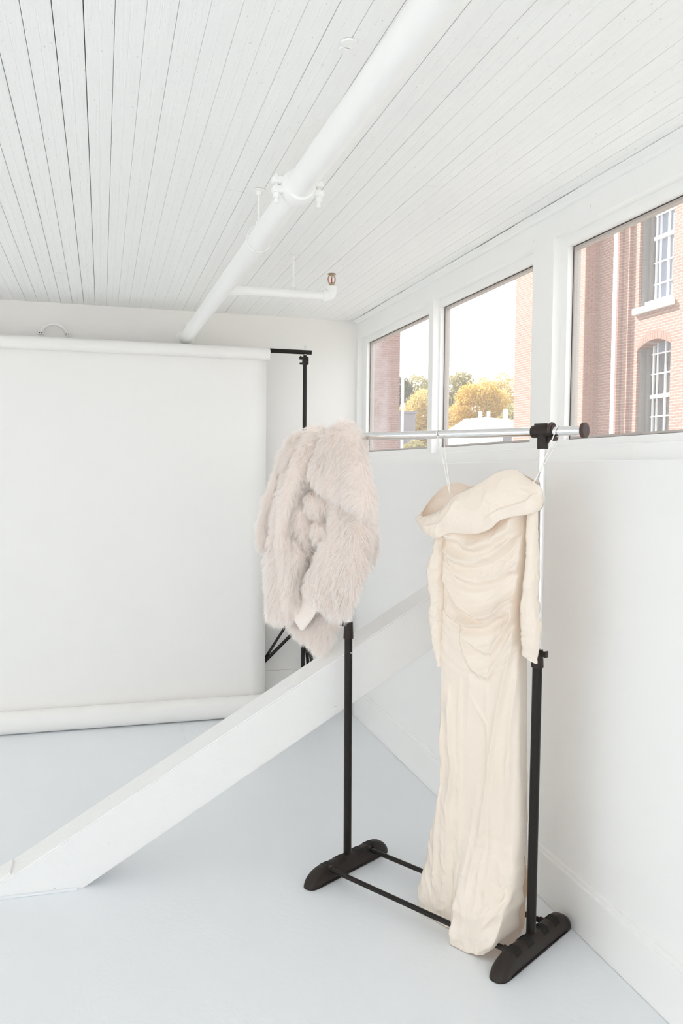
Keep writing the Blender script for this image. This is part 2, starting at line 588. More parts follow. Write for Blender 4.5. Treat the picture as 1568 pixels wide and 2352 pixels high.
for i, (ya, yb) in enumerate(openings):
    w = tag(empty('window_%d' % (i + 1), (XG, ya, 1.59)), kind='structure')
    fa = {0: 0.082, 1: 0.010}.get(i, 0.038)
    fl = 0.010 if i != 0 else 0.010
    f = bmesh.new()
    x0, x1 = -0.035, 0.014
    add_box(f, (x0, yb - ya, 0.0), (x1, 0, 0.030))
    add_box(f, (x0, yb - ya, 0.723), (x1, 0, HEAD - 1.59 + 0.001))
    add_box(f, (x0, -fa, 0.030), (x1, 0, 0.723))
    add_box(f, (x0, yb - ya, 0.030), (x1, yb - ya + fl, 0.723))
    fo = bm_obj('frame', f, M['gloss_white'], w)
    y1, y0 = -fa, yb - ya + fl
    bm_obj('glazing_bead', ring_frame(bmesh.new(), -0.012, 0.012, y1, y0, 0.030, 0.723, 0.011), M['gasket'], w)
    bm_obj('glazing_gap', ring_frame(bmesh.new(), -0.0135, -0.010, y1, y0, 0.030, 0.723, 0.0028), M['gasket_dark'], w)
    box('pane', (-0.002, y0 + 0.006, 0.036), (0.002, y1 - 0.006, 0.717), M['glass'], w)
# front windows (behind the camera)
for i in range(4):
    x0, x1 = fw_posts[i] + 0.05, fw_posts[i + 1] - 0.05
    w = tag(empty('window_%d' % (len(openings) + i + 1), (x0, YF - 0.08, 0.16)), kind='structure')
    f = bmesh.new()
    W_, H_ = x1 - x0, 2.22
    for lo, hi in (((0, -.02, 0), (W_, .02, .04)), ((0, -.02, H_ - .04), (W_, .02, H_)), ((0, -.02, .04), (.04, .02, H_ - .04)), ((W_ - .04, -.02, .04), (W_, .02, H_ - .04)),
                   ((.04, -.015, H_ / 2 - .015), (W_ - .04, .015, H_ / 2 + .015))):
        add_box(f, lo, hi)
    bm_obj('frame', f, M['gloss_white'], w)
    box('pane', (0.04, -0.002, 0.04), (W_ - 0.04, 0.002, H_ / 2 - 0.015), M['glass'], w)
    box('pane', (0.04, -0.002, H_ / 2 + 0.015), (W_ - 0.04, 0.002, H_ - 0.04), M['glass'], w)

for i in range(4):  # left-wall windows, unseen, added so sun and sky brighten the room
    y0, y1 = lw_posts[i][1], lw_posts[i + 1][0]
    w = tag(empty('window_%d' % (len(openings) + 5 + i), (XL - 0.08, y0, 0.80)), kind='structure')
    W_, H_ = y1 - y0, 1.40
    f = bmesh.new()
    for lo, hi in (((-.02, 0, 0), (.02, W_, .04)), ((-.02, 0, H_ - .04), (.02, W_, H_)), ((-.02, 0, .04), (.02, .04, H_ - .04)), ((-.02, W_ - .04, .04), (.02, W_, H_ - .04)),
                   ((-.015, W_ / 2 - .015, .04), (.015, W_ / 2 + .015, H_ - .04))):
        add_box(f, lo, hi)
    bm_obj('frame', f, M['gloss_white'], w)
    for p0, p1 in ((0.04, W_ / 2 - 0.015), (W_ / 2 + 0.015, W_ - 0.04)):
        box('pane', (-0.002, p0, 0.04), (0.002, p1, H_ - 0.04), M['glass'], w)

# ------------------------------------------------------------------ diagonal timber brace
bm = bmesh.new()
zf = lambda x: 0.257 + 0.6 * x          # upper edge line
zl = lambda x: 0.6 * x + 0.040          # lower edge line
pts = []
xa = -0.428
pts = [(-0.428, 0.0), (-0.067, 0.0), (XW - 0.0135, zl(XW - 0.0135)), (XW - 0.0135, zf(XW - 0.0135))]
va = [bm.verts.new((x, 3.030, z)) for x, z in pts]
vb = [bm.verts.new((x, 3.185, z)) for x, z in pts]
for i in range(4):
    bm.faces.new((va[i], va[(i + 1) % 4], vb[(i + 1) % 4], vb[i]))
bm.faces.new(va)
bm.faces.new(vb[::-1])
bmesh.ops.bevel(bm, geom=[e for e in bm.edges if abs(e.verts[0].co.y - e.verts[1].co.y) < 1e-4 and abs(e.verts[0].co.x - e.verts[1].co.x) > 0.5], offset=0.005, segments=2, affect='EDGES')
brace = bm_obj('timber_brace', bm, M['timber'])
tag(brace, 'white painted timber beam slanting up from the floor behind the garment rack', 'beam')
# steel strap let into the foot of the brace, with a bolt
dx = Vector((1, 0, 0.6)).normalized()
nz = Vector((-0.6, 0, 1)).normalized()
bm = bmesh.new()
c0 = Vector((-0.36, 3.108, zf(-0.36)))
add_box(bm, (-0.12, -0.055, -0.004), (0.055, 0.055, 0.010), 0.002)
add_box(bm, (-0.06, -0.02, 0.010), (-0.02, 0.02, 0.022), 0.003)
bmesh.ops.transform(bm, matrix=Matrix(((dx.x, 0, nz.x, c0.x), (0, 1, 0, c0.y), (dx.z, 0, nz.z, c0.z), (0, 0, 0, 1))), verts=bm.verts)
bm_obj('foot_plate', bm, M['timber'], brace)
# painted fillet at the foot
box('floor_cleat', (-0.45, 3.016, 0.0), (-0.09, 3.030, 0.007), M['floor'], brace, 0.002)

# ------------------------------------------------------------------ sprinkler pipe run
PX, PZ, PR = 0.489, 2.291, 0.0368
PSK = 0.0146                       # the run is not quite parallel to the boards
px_at = lambda y: PX + PSK * (YB - y)
pipe = tag(empty('sprinkler_pipe', (PX, YB, PZ)), 'thick white painted pipe running along the ceiling boards to the back wall', 'pipe')
pipe.rotation_euler = (0, 0, PSK)
tube('pipe_run', [(0, 0.05, 0), (0, YF + 0.2 - YB, 0)], PR, M['pipe'], pipe, 32)
# coupling: two half shells with ears and bolts
yc = 2.30 - YB
tube('coupling', [(0, yc - 0.034, 0), (0, yc - 0.032, 0), (0, yc - 0.014, 0), (0, yc + 0.014, 0), (0, yc + 0.032, 0), (0, yc + 0.034, 0)],
     [PR + 0.001, PR + 0.007, PR + 0.013, PR + 0.013, PR + 0.007, PR + 0.001], M['pipe'], pipe, 32)
for s in (-1, 1):
    bm = bmesh.new()
    for zz in (-0.013, 0.013):
        add_box(bm, (min(s * (PR + 0.002), s * (PR + 0.037)), yc - 0.016, zz - 0.009), (max(s * (PR + 0.002), s * (PR + 0.037)), yc + 0.016, zz + 0.009), 0.005)
    bm_obj('coupling_ear', bm, M['pipe'], pipe)
    bx = s * (PR + 0.024)
    tube('bolt', [(bx, yc, -0.05), (bx, yc, 0.03)], 0.0055, M['pipe'], pipe, 12)
    tube('nut', [(bx, yc, -0.036), (bx, yc, -0.022)], 0.0105, M['pipe'], pipe, 6)
tube('wall_collar', [(0, -0.001, 0), (0, -0.016, 0)], [PR + 0.02, PR + 0.006], M['pipe'], pipe, 24)
# outlet for the branch, on the side of the run
yb_ = 3.67 - YB
tube('branch_outlet', [(PR - 0.012, yb_, 0), (PR + 0.03, yb_, 0)], [0.028, 0.024], M['pipe'], pipe, 20)

branch = tag(empty('branch_pipe', (px_at(3.67), 3.67, PZ)), 'short white branch pipe reaching sideways from the thick ceiling pipe to a sprinkler', 'pipe')
tube('pipe_run', [(PR + 0.030, 0, 0), (0.462, 0, 0)], 0.0195, M['pipe'], branch, 20)
tube('pipe_socket', [(PR + 0.030, 0, 0), (PR + 0.045, 0, 0)], 0.0235, M['pipe'], branch, 20)
ez = [(0.455, 0, 0), (0.470, 0, 0)] + [(0.472 + 0.024 * math.sin(a), 0, 0.024 - 0.024 * math.cos(a)) for a in np.linspace(0.1, PI / 2, 7)] + [(0.496, 0, 0.040)]
tube('elbow', ez, [0.0265, 0.0265] + [0.0235] * 7 + [0.022], M['pipe'], branch, 20)
tube('elbow_rim', [(0.496, 0, 0.026), (0.496, 0, 0.045)], 0.0245, M['pipe'], branch, 20)

spr = tag(empty('fire_sprinkler', (px_at(3.67) + 0.496, 3.67, PZ + 0.045)), 'small brass sprinkler head with a red bulb on the branch pipe elbow', 'sprinkler')
tube('body', [(0, 0, 0), (0, 0, 0.012), (0, 0, 0.017)], [0.0125, 0.0125, 0.008], M['brass'], spr, 6)
for s in (-1, 1):
    tube('frame_arm', [(s * 0.008, 0, 0.010), (s * 0.014, 0, 0.020), (s * 0.0165, 0, 0.032), (s * 0.013, 0, 0.046), (s * 0.004, 0, 0.055)], 0.0032, M['brass'], spr, 8)
tube('bulb', [(0, 0, 0.018), (0, 0, 0.040)], 0.0028, M['red'], spr, 10)
tube('bulb_cap', [(0, 0, 0.040), (0, 0, 0.050)], [0.0035, 0.005], M['brass'], spr, 10)
tube('deflector', [(0, 0, 0.055), (0, 0, 0.0575), (0, 0, 0.059)], [0.020, 0.018, 0.006], M['brass'], spr, 20)


def hanger(loc, zpipe, r, label):
    h = tag(empty('pipe_hanger', loc), label, 'pipe hanger', 'pipe hangers under the ceiling boards')
    dz = zpipe - loc[2]
    tube('ceiling_flange', [(0, 0, -0.0005), (0, 0, -0.004)], 0.024, M['pipe'], h, 20)
    tube('flange_nut', [(0, 0, -0.004), (0, 0, -0.018)], 0.008, M['pipe'], h, 8)
    tube('rod', [(0, 0, -0.004), (0, 0, dz + r + 0.012)], 0.0048, M['pipe'], h, 10)
    tube('swivel_nut', [(0, 0, dz + r + 0.026), (0, 0, dz + r + 0.010)], [0.009, 0.012], M['pipe'], h, 14)
    return h, dz


h, dz = hanger((px_at(2.86), 2.86, ZC), PZ, PR, 'rod hanger with a ring loop around the thick white ceiling pipe')
ring = [((PR + 0.004) * math.cos(a), 0, dz + (PR + 0.004) * math.sin(a) + (0.012 * max(0, math.sin(a)) ** 3)) for a in np.linspace(0, 2 * PI, 33)[:-1]]
bm = bmesh.new()
for sgn in (-1, 1):
    pass
ringo = tube('ring', ring, 0.0026, M['pipe'], h, 8, closed=True)
h, dz = hanger((px_at(3.67) + 0.318, 3.67, ZC), PZ, 0.0195, 'thin rod hanger holding the short branch pipe by a strap')
bm = bmesh.new()
R_ = 0.0212
vsA, fsA = [], []
for i, a in enumerate(np.linspace(0, 2 * PI, 29)[:-1]):
    for yy in (-0.009, 0.009):
        for rr_ in (R_, R_ + 0.0018):
            vsA.append((rr_ * math.cos(a), yy, dz + rr_ * math.sin(a) + (0.008 * max(0, math.sin(a)) ** 4)))
for i in range(28):
    j = (i + 1) % 28
    a, b = 4 * i, 4 * j
    fsA += [(a, a + 1, b + 1, b), (a + 2, b + 2, b + 3, a + 3), (a + 1, a + 3, b + 3, b + 1), (a, b, b + 2, a + 2)]
mesh_obj('strap', vsA, fsA, M['pipe'], h)

# small painted figure-eight plate on the ceiling boards
bm = bmesh.new()
add_tube(bm, [(0, -0.017, 0), (0, -0.017, -0.005)], 0.019, 20)
add_tube(bm, [(0, 0.014, 0), (0, 0.014, -0.005)], 0.015, 20)
add_box(bm, (-0.009, -0.012, -0.0044), (0.009, 0.010, -0.0005), 0)
pl8 = bm_obj('ceiling_plate', bm, M['pipe'])
pl8.location = (0.537, 1.843, ZC - 0.0004)
tag(pl8, 'small white figure-eight plate painted over on the ceiling boards beside the thick pipe', 'plate')
for yy in (-0.017, 0.014):
    tube('screw', [(0, yy, -0.005), (0, yy, -0.0062)], 0.0045, M['gloss_white'], pl8, 10)

# arched pull handle on the back wall
hd = tag(empty('arched_handle', (-0.262, YB - 0.001, 2.285)), 'white arched handle on the back wall above the backdrop roll', 'handle')
arc = [(0.066 * math.cos(a), -0.028 * math.sin(a) ** 0.5 - 0.006, 0.046 * math.sin(a)) for a in np.linspace(0.12, PI - 0.12, 15)]
tube('grip', arc, [0.0075 + 0.0025 * abs(math.cos(a)) for a in np.linspace(0.12, PI - 0.12, 15)], M['pipe'], hd, 10)
for s in (-1, 1):
    box('foot', (s * 0.074 - 0.017, -0.017, -0.014), (s * 0.074 + 0.017, 0, 0.008), M['pipe'], hd, 0.005)
    for q in (-1, 1):
        tube('screw', [(s * 0.074 + q * 0.007, -0.017, -0.004), (s * 0.074 + q * 0.007, -0.0185, -0.004)], 0.0035, M['gasket_dark'], hd, 8)
# round stub beside the pipe on the back wall
st = tag(empty('pipe_stub', (0.505, YB, 2.372)), 'small capped white pipe stub on the back wall just above the thick pipe', 'pipe stub')
tube('stub', [(0, 0, 0), (0, -0.035, 0)], 0.016, M['pipe'], st, 16)
tube('cap', [(0, -0.030, 0), (0, -0.042, 0)], [0.020, 0.018], M['pipe'], st, 16)

# ------------------------------------------------------------------ backdrop and its stand
BY = 4.965
bd = tag(empty('paper_backdrop', (0, BY, 0)), 'wide white seamless paper hanging from a roll in front of the back wall', 'backdrop')
RX = 0.975
tube('roll', [(-2.0, 0, 2.2), (RX, 0, 2.2)], 0.037, M['paper'], bd, 32)
tube('core', [(RX, 0, 2.2), (RX + 0.004, 0, 2.2)], 0.026, M['gasket'], bd, 24)
vs, fs = [], []
xs_ = np.linspace(-2.0, RX - 0.012, 30)
zs_ = np.linspace(2.205, 0.06, 50)
for z in zs_:
    for x in xs_:
        vs.append((x, 0.034 - 0.010 * ((2.2 - z) / 2.2) + 0.004 * math.sin(x * 2.1 + z * 1.3), z))
nx = len(xs_)
for j in range(len(zs_) - 1):
    for i in range(nx - 1):
        fs.append((j * nx + i, j * nx + i + 1, (j + 1) * nx + i + 1, (j + 1) * nx + i))
sh = mesh_obj('sheet', vs, fs, M['paper'], bd, True)
sol = sh.modifiers.new('thickness', 'SOLIDIFY')
sol.thickness = 0.0006
tube('bottom_roll', [(-2.0, -0.036, 0.066), (RX - 0.012, -0.036, 0.066)], 0.064, M['paper'], bd, 40)

sd = tag(empty('backdrop_stand', (1.197, BY, 0)), 'black tripod stand with crossbar holding up the white paper backdrop', 'stand')
tube('crossbar', [(0.040, 0, 2.222), (-3.3, 0, 2.222)], 0.0135, M['black_metal'], sd, 20)
tube('crossbar_pin', [(0, 0, 2.19), (0, 0, 2.252)], 0.004, M['screw'], sd, 8)
for s in (-1, 1):
    box('pin_wing', (s * 0.004 - 0.0025, -0.002, 2.245), (s * 0.004 + 0.0025, 0.002, 2.262), M['screw'], sd, 0.001)
tube('pin_washer', [(0, 0, 2.203), (0, 0, 2.209)], 0.010, M['screw'], sd, 12)
tube('upper_pole', [(0, 0, 2.12), (0, 0, 2.203)], 0.011, M['black_metal'], sd, 16)
tube('pole', [(0, 0, 0.12), (0, 0, 2.185)], 0.0128, M['black_metal'], sd, 20)
cl = box('pole_clamp', (-0.016, -0.018, 2.145), (0.020, 0.016, 2.195), M['brown_plastic'], sd, 0.005)
bm = bmesh.new()
add_box(bm, (-0.036, -0.006, 2.176), (-0.014, 0.006, 2.194), 0.003)
add_box(bm, (-0.034, -0.006, 2.146), (-0.014, 0.006, 2.158), 0.003)
bm_obj('clamp_ears', bm, M['brown_plastic'], cl)
tube('clamp_lever', [(-0.034, -0.012, 2.195), (-0.018, -0.020, 2.187), (0.004, -0.022, 2.172), (-0.006, -0.022, 2.160)], 0.004, M['brown_plastic'], cl, 8)
tube('leg_collar', [(0, 0, 0.51), (0, 0, 0.56)], 0.021, M['brown_plastic'], sd, 16)
tube('brace_collar', [(0, 0, 0.66), (0, 0, 0.70)], 0.020, M['brown_plastic'], sd, 16)
for ang, rad in ((math.radians(165), 0.53), (math.radians(-72), 0.24), (math.radians(55), 0.16)):
    c, s = math.cos(ang), math.sin(ang)
    leg = tube('leg', [(0.018 * c, 0.018 * s, 0.535), (rad * c, rad * s, 0.012)], 0.0105, M['black_metal'], sd, 12)
    kx = 0.52
    tube('leg_brace', [(0.018 * c, 0.018 * s, 0.68), (rad * kx * c, rad * kx * s, 0.54 - kx * 0.53)], 0.0085, M['black_metal'], leg, 10)
    tube('foot_tip', [(rad * 0.97 * c, rad * 0.97 * s, 0.035), (rad * c, rad * s, 0.001)], 0.012, M['brown_plastic'], leg, 10)

# ------------------------------------------------------------------ garment rack (local x = along the bar, y = away from camera)
RC = Vector((1.088, 2.590, 0))
RU = Vector((0.5190, -0.8550, 0)).normalized()
RV = Vector((-RU.y, RU.x, 0))
RANG = math.atan2(RU.y, RU.x)


def rack_empty(name, s=0.0, t=0.0, z=0.0):
    """Empty in the rack's frame: local x along the bar, local -y towards the camera"""
    o = empty(name, RC + RU * s - RV * t + Vector((0, 0, z)))
    o.rotation_euler = (0, 0, RANG)
    return o


rack = tag(rack_empty('garment_rack'), 'adjustable garment rack with chrome rail, black posts and black plastic feet', 'clothes rack')


def foot_mesh():
    vs, fs = [], []
    n, mlen = 28, 40
    half, hw, hh = 0.222, 0.031, 0.060
    for i in range(mlen + 1):
        a = -PI / 2 + PI * i / mlen
        y = half * math.sin(a)
        q = abs(y) / half
        prof = (1 - q ** 7) ** 0.5 if q < 1 else 0.0
        hgt = hh * max(0.02, (1 - max(0, (q - 0.62) / 0.38) ** 2.2) ** 0.7 if q < 1 else 0.02)
        w = hw * max(0.05, (1 - max(0, (q - 0.82) / 0.18) ** 2.5) ** 0.5 if q < 1 else 0.05)
        for k in range(n + 1):
            b = PI * k / n
            cx = math.copysign(abs(math.cos(b)) ** 0.62, math.cos(b))
            cz = math.sin(b) ** 0.75 if 0 < b < PI else 0
            vs.append((w * cx * (1 - 0.12 * cz), y, hgt * cz + 0.0008))
    for i in range(mlen):
        for k in range(n):
            a = i * (n + 1) + k
            fs.append((a, a + 1, a + n + 2, a + n + 1))
        fs.append((i * (n + 1), (i + 1) * (n + 1), (i + 1) * (n + 1) + n, i * (n + 1) + n))
    return vs, fs


fvs, ffs = foot_mesh()
foot_me = None
for s in (-0.392, 0.390):
    if foot_me is None:
        fo = mesh_obj('foot', fvs, ffs, M['brown_plastic'], rack, True)
        foot_me = fo.data
    else:
        fo = link(bpy.data.objects.new('foot', foot_me), rack)
    fo.location = (s, 0, 0)
    for yc in (-0.118, -0.047, 0.047, 0.118):
        bm = bmesh.new()
        for q in range(6):
            yy = yc + (q - 2.5) * 0.0062
            arc = [(0.0285 * math.copysign(abs(math.cos(b)) ** 0.62, math.cos(b)), yy, 0.0600 * math.sin(b) ** 0.75 + 0.0009) for b in np.linspace(0.72, PI - 0.72, 11)]
            add_tube(bm, arc, 0.0017, 6)
        bm_obj('grip_ribs', bm, M['groove'], fo, True)
    tube('base_rim', [(0.0315, -0.17, 0.006), (0.0315, 0.17, 0.006)], 0.0022, M['groove'], fo, 6)
for t in (0.120, -0.100):
    cb = tube('cross_bar', [(-0.375, -t, 0.047), (0.375, -t, 0.047)], 0.0088, M['black_metal'], rack, 16)
    for s in (-1, 1):
        tube('socket', [(s * 0.360, -t, 0.047), (s * 0.378, -t, 0.047)], 0.0122, M['brown_plastic'], cb, 14)
pb = {-1: (-0.394, -0.404), 1: (0.384, 0.389)}
for sgn in (-1, 1):
    s0, s1 = pb[sgn]
    tube('post', [(s0, 0, 0.045), (s0 + (s1 - s0) * 0.56, 0, 0.905)], 0.0150, M['black_metal'], rack, 24)
    zc0, zc1 = (0.876, 0.938) if sgn < 0 else (0.900, 0.955)
    sc_ = s0 + (s1 - s0) * 0.56
    col = tube('post_collar', [(sc_, 0, zc0), (sc_, 0, zc0 + 0.004), (sc_, 0, zc1)], [0.0188, 0.0190, 0.0162], M['brown_plastic'], rack, 24)
    dirx = -1 if sgn < 0 else 1
    lev = bmesh.new()
    add_box(lev, (min(sc_ + dirx * 0.014, sc_ + dirx * 0.034), -0.010, zc1 - 0.019), (max(sc_ + dirx * 0.014, sc_ + dirx * 0.034), -0.003, zc1 - 0.001), 0.002)
    add_box(lev, (min(sc_ + dirx * 0.028, sc_ + dirx * 0.035), -0.012, zc1 - 0.020), (max(sc_ + dirx * 0.028, sc_ + dirx * 0.035), 0.004, zc1), 0.002)
    bm_obj('clamp_lever', lev, M['brown_plastic'], col)
    tube('inner_tube', [(sc_, 0, zc1 - 0.02), (s1, 0, 1.60)], 0.0122, M['chrome'], rack, 24)
    # adjustment holes and spring button on the camera side
    for q in range(4 if sgn < 0 else 0):
        z = 0.80 - 0.075 * (q + 1)
        tube('hole', [(s0 + 0.0135, -0.006, z), (s0 + 0.0152, -0.0066, z)], 0.0036, M['groove'], rack, 10)
    if sgn < 0:
        tube('spring_button', [(s0 + 0.012, -0.006, 0.825), (s0 + 0.0185, -0.008, 0.825)], [0.0036, 0.0022], M['screw'], rack, 10)
    # T joint
    tj = tube('rail_joint', [(s1 - 0.036, 0, 1.625), (s1 - 0.033, 0, 1.625), (s1 + 0.033, 0, 1.625), (s1 + 0.036, 0, 1.625)], [0.0175, 0.0195, 0.0195, 0.0175], M['brown_plastic'], rack, 24)
    tube('joint_stem', [(s1, 0, 1.572), (s1, 0, 1.622)], [0.0170, 0.0176], M['brown_plastic'], tj, 24)
    box('joint_block', (s1 - 0.027, -0.008, 1.636), (s1 + 0.016, 0.010, 1.650), M['brown_plastic'], tj, 0.002)
    bm = bmesh.new()
    for v in ((s1 + 0.018, -0.004, 1.61), (s1 + 0.018, -0.004, 1.585), (s1 + 0.040, -0.004, 1.612)):
        pass
    a = [bm.verts.new((s1 + x, -0.004, z)) for x, z in ((0.012, 1.612), (0.015, 1.585), (0.022, 1.596), (0.036, 1.610))]
    b = [bm.verts.new((s1 + x, 0.004, z)) for x, z in ((0.012, 1.612), (0.015, 1.585), (0.022, 1.596), (0.036, 1.610))]
    bm.faces.new(a)
    bm.faces.new(b[::-1])
    for i in range(4):
        bm.faces.new((a[i], b[i], b[(i + 1) % 4], a[(i + 1) % 4]))
    bm_obj('joint_rib', bm, M['brown_plastic'], tj)
    hl = [(s1 + 0.030 + 0.016 * 0, -0.0225 * math.cos(a), 1.625 + 0.024 * math.sin(a)) for a in np.linspace(-0.2, PI - 0.4, 10)]
    tube('joint_latch', hl, 0.0045, M['cap_plastic'], tj, 8)
    tube('joint_screw', [(s1 + 0.040, -0.010, 1.603), (s1 + 0.040, 0.006, 1.603)], 0.0075, M['cap_plastic'], tj, 12)
tube('hanging_rail', [(-0.530, 0, 1.625), (0.520, 0, 1.625)], 0.0140, M['chrome'], rack, 32)
for s in (-1, 1):
    xx = -0.530 if s < 0 else 0.520
    tube('end_cap', [(xx - s * 0.002, 0, 1.625), (xx + s * 0.003, 0, 1.625), (xx + s * 0.0075, 0, 1.625), (xx + s * 0.010, 0, 1.625)], [0.0225, 0.0235, 0.0235, 0.021], M['cap_plastic'], rack, 28)

# ------------------------------------------------------------------ dress
dress = tag(rack_empty('evening_dress'), 'long ivory satin dress with draped waist hanging by ribbon loops from the chrome rail', 'dress')


def interp(tab, z):
    tab = sorted(tab, key=lambda p: p[1])
    return np.interp(z, [p[1] for p in tab], [p[0] for p in tab])


Ltab = [(0.040, 1.40), (0.036, 1.33), (0.037, 1.287), (0.036, 1.234), (0.032, 1.151), (0.040, 1.088), (0.031, 1.0), (0.032, 0.852), (0.033, 0.739), (0.040, 0.54), (0.046, 0.456),
        (0.027, 0.377), (-0.006, 0.236), (-0.028, 0.114), (-0.042, 0.05), (-0.040, 0.0)]
Rtab = [(0.357, 1.4), (0.356, 1.306), (0.358, 1.225), (0.346, 1.121), (0.345, 1.06), (0.350, 0.855), (0.354, 0.663), (0.357, 0.552), (0.360, 0.445), (0.363, 0.338), (0.362, 0.275),
        (0.362, 0.218), (0.358, 0.0)]
RFtab = [(0.362, 0.29), (0.366, 0.235), (0.364, 0.152), (0.360, 0.081), (0.352, 0.026), (0.345, 0.0)]
NZ, NA = 420, 300
zlev = np.linspace(1.39, 0.003, NZ)
phi = np.linspace(0, 2 * PI, NA, endpoint=False)
# denser sampling on the front (phi 0..pi is the front)
front = np.linspace(0, PI, 230, endpoint=False)
back = np.linspace(PI, 2 * PI, 70, endpoint=False)
phi = np.concatenate([front, back])
ZZ, PH = np.meshgrid(zlev, phi, indexing='ij')
Lz, Rz = interp(Ltab, zlev), interp(Rtab, zlev)
RFz = np.where(zlev < 0.29, interp(RFtab, zlev), Rz)
isf = (np.sin(PH) >= 0)
Rr = np.where(isf, RFz[:, None], Rz[:, None])
cen, hw = (Lz[:, None] + Rr) / 2, (Rr - Lz[:, None]) / 2
cosw = np.cos(PH)
S = cen + hw * 0.965 * np.sign(cosw) * np.abs(cosw) ** 0.85
fd = np.interp(ZZ, [0, 0.06, 0.2, 0.45, 0.9, 1.15, 1.3, 1.4], [0.075, 0.070, 0.062, 0.056, 0.052, 0.050, 0.058, 0.055])
# over the front cross bar the right part of the skirt swings out
sr = np.clip((S - 0.13) / 0.05, 0, 1)
swing = sr * np.interp(ZZ, [0, 0.05, 0.11, 0.20, 0.34], [0.082, 0.085, 0.075, 0.035, 0.0])
bdp = np.interp(ZZ, [0, 0.3, 1.0, 1.4], [0.085, 0.06, 0.05, 0.06])
sn = np.sin(PH)
T = np.where(isf, (fd * np.abs(sn) ** np.where(cosw > 0, np.interp(ZZ, [0.0, 0.10, 0.25], [0.14, 0.2, 0.32]), 0.6) + swing * np.abs(sn) ** np.where(cosw > 0, np.interp(ZZ, [0.0, 0.10, 0.25], [0.10, 0.14, 0.4]), 0.4)), -bdp * np.abs(sn) ** 0.7)
wfront = np.clip(sn * 3, 0, 1)

swags = {
    'A2': ([(0.050, 1.300), (0.084, 1.294), (0.115, 1.285), (0.155, 1.267), (0.203, 1.264), (0.259, 1.286), (0.304, 1.321), (0.345, 1.35)], 0.013, 0.030, 0.012),
    'A': ([(0.050, 1.250), (0.078, 1.243), (0.101, 1.226), (0.136, 1.216), (0.194, 1.217), (0.251, 1.238), (0.305, 1.277), (0.344, 1.319)], 0.015, 0.032, 0.010),
    'B0': ([(0.05, 1.235), (0.084, 1.216), (0.121, 1.178), (0.166, 1.161), (0.213, 1.154), (0.259, 1.167), (0.312, 1.192), (0.375, 1.226)], 0.010, 0.030, 0.010),
    'B': ([(0.04, 1.16), (0.077, 1.136), (0.109, 1.101), (0.142, 1.074), (0.181, 1.058), (0.213, 1.048), (0.246, 1.052), (0.279, 1.07), (0.32, 1.1), (0.354, 1.132), (0.388, 1.177)], 0.017, 0.036, 0.007),
    'C': ([(0.05, 1.05), (0.091, 1.033), (0.137, 1.017), (0.182, 1.015), (0.219, 1.022), (0.262, 1.044), (0.306, 1.07), (0.35, 1.088), (0.366, 1.111)], 0.011, 0.022, 0.007),
    'D': ([(0.127, 1.007), (0.144, 0.988), (0.176, 0.966), (0.208, 0.946), (0.237, 0.934), (0.258, 0.935), (0.281, 0.976), (0.307, 1.018), (0.33, 1.05), (0.35, 1.078)], 0.014, 0.028, 0.006),
    'E': ([(0.131, 0.967), (0.158, 0.917), (0.185, 0.883), (0.21, 0.863), (0.251, 0.857), (0.28, 0.904), (0.311, 0.964), (0.337, 1.022), (0.355, 1.089)], 0.009, 0.024, 0.007),
}
disp = np.zeros_like(S)
flat0 = np.stack([S.ravel(), T.ravel(), ZZ.ravel()], 1)
warp = (vnoise(flat0 + 21, 22) * 0.007 + vnoise(flat0 + 31, 50) * 0.0025).reshape(S.shape)
modu = (0.85 + 0.5 * vnoise(flat0 + 41, 15)).reshape(S.shape)
for key, (pl_, amp, w1, w2) in swags.items():
    xs_ = np.array([p[0] for p in pl_])
    zs_ = np.array([p[1] for p in pl_])
    zl_ = np.interp(S, xs_, zs_)
    # slope-corrected signed distance
    g_ = np.gradient(zs_, xs_)
    sl = np.interp(S, xs_, g_)
    dlt = (ZZ - zl_ + warp) / np.sqrt(1 + np.minimum(sl * sl, 6))
    ends = np.clip((S - xs_[0]) / 0.03, 0, 1) * np.clip((xs_[-1] - S) / 0.02, 0, 1)
    prof_ = np.where(dlt > 0, np.exp(-(dlt / w1) ** 1.15), np.exp(-(dlt / (w2 * 1.25)) ** 2)) - 0.22 * np.exp(-((dlt + 0.020) / 0.012) ** 2)
    disp += 2.1 * amp * modu * prof_ * ends
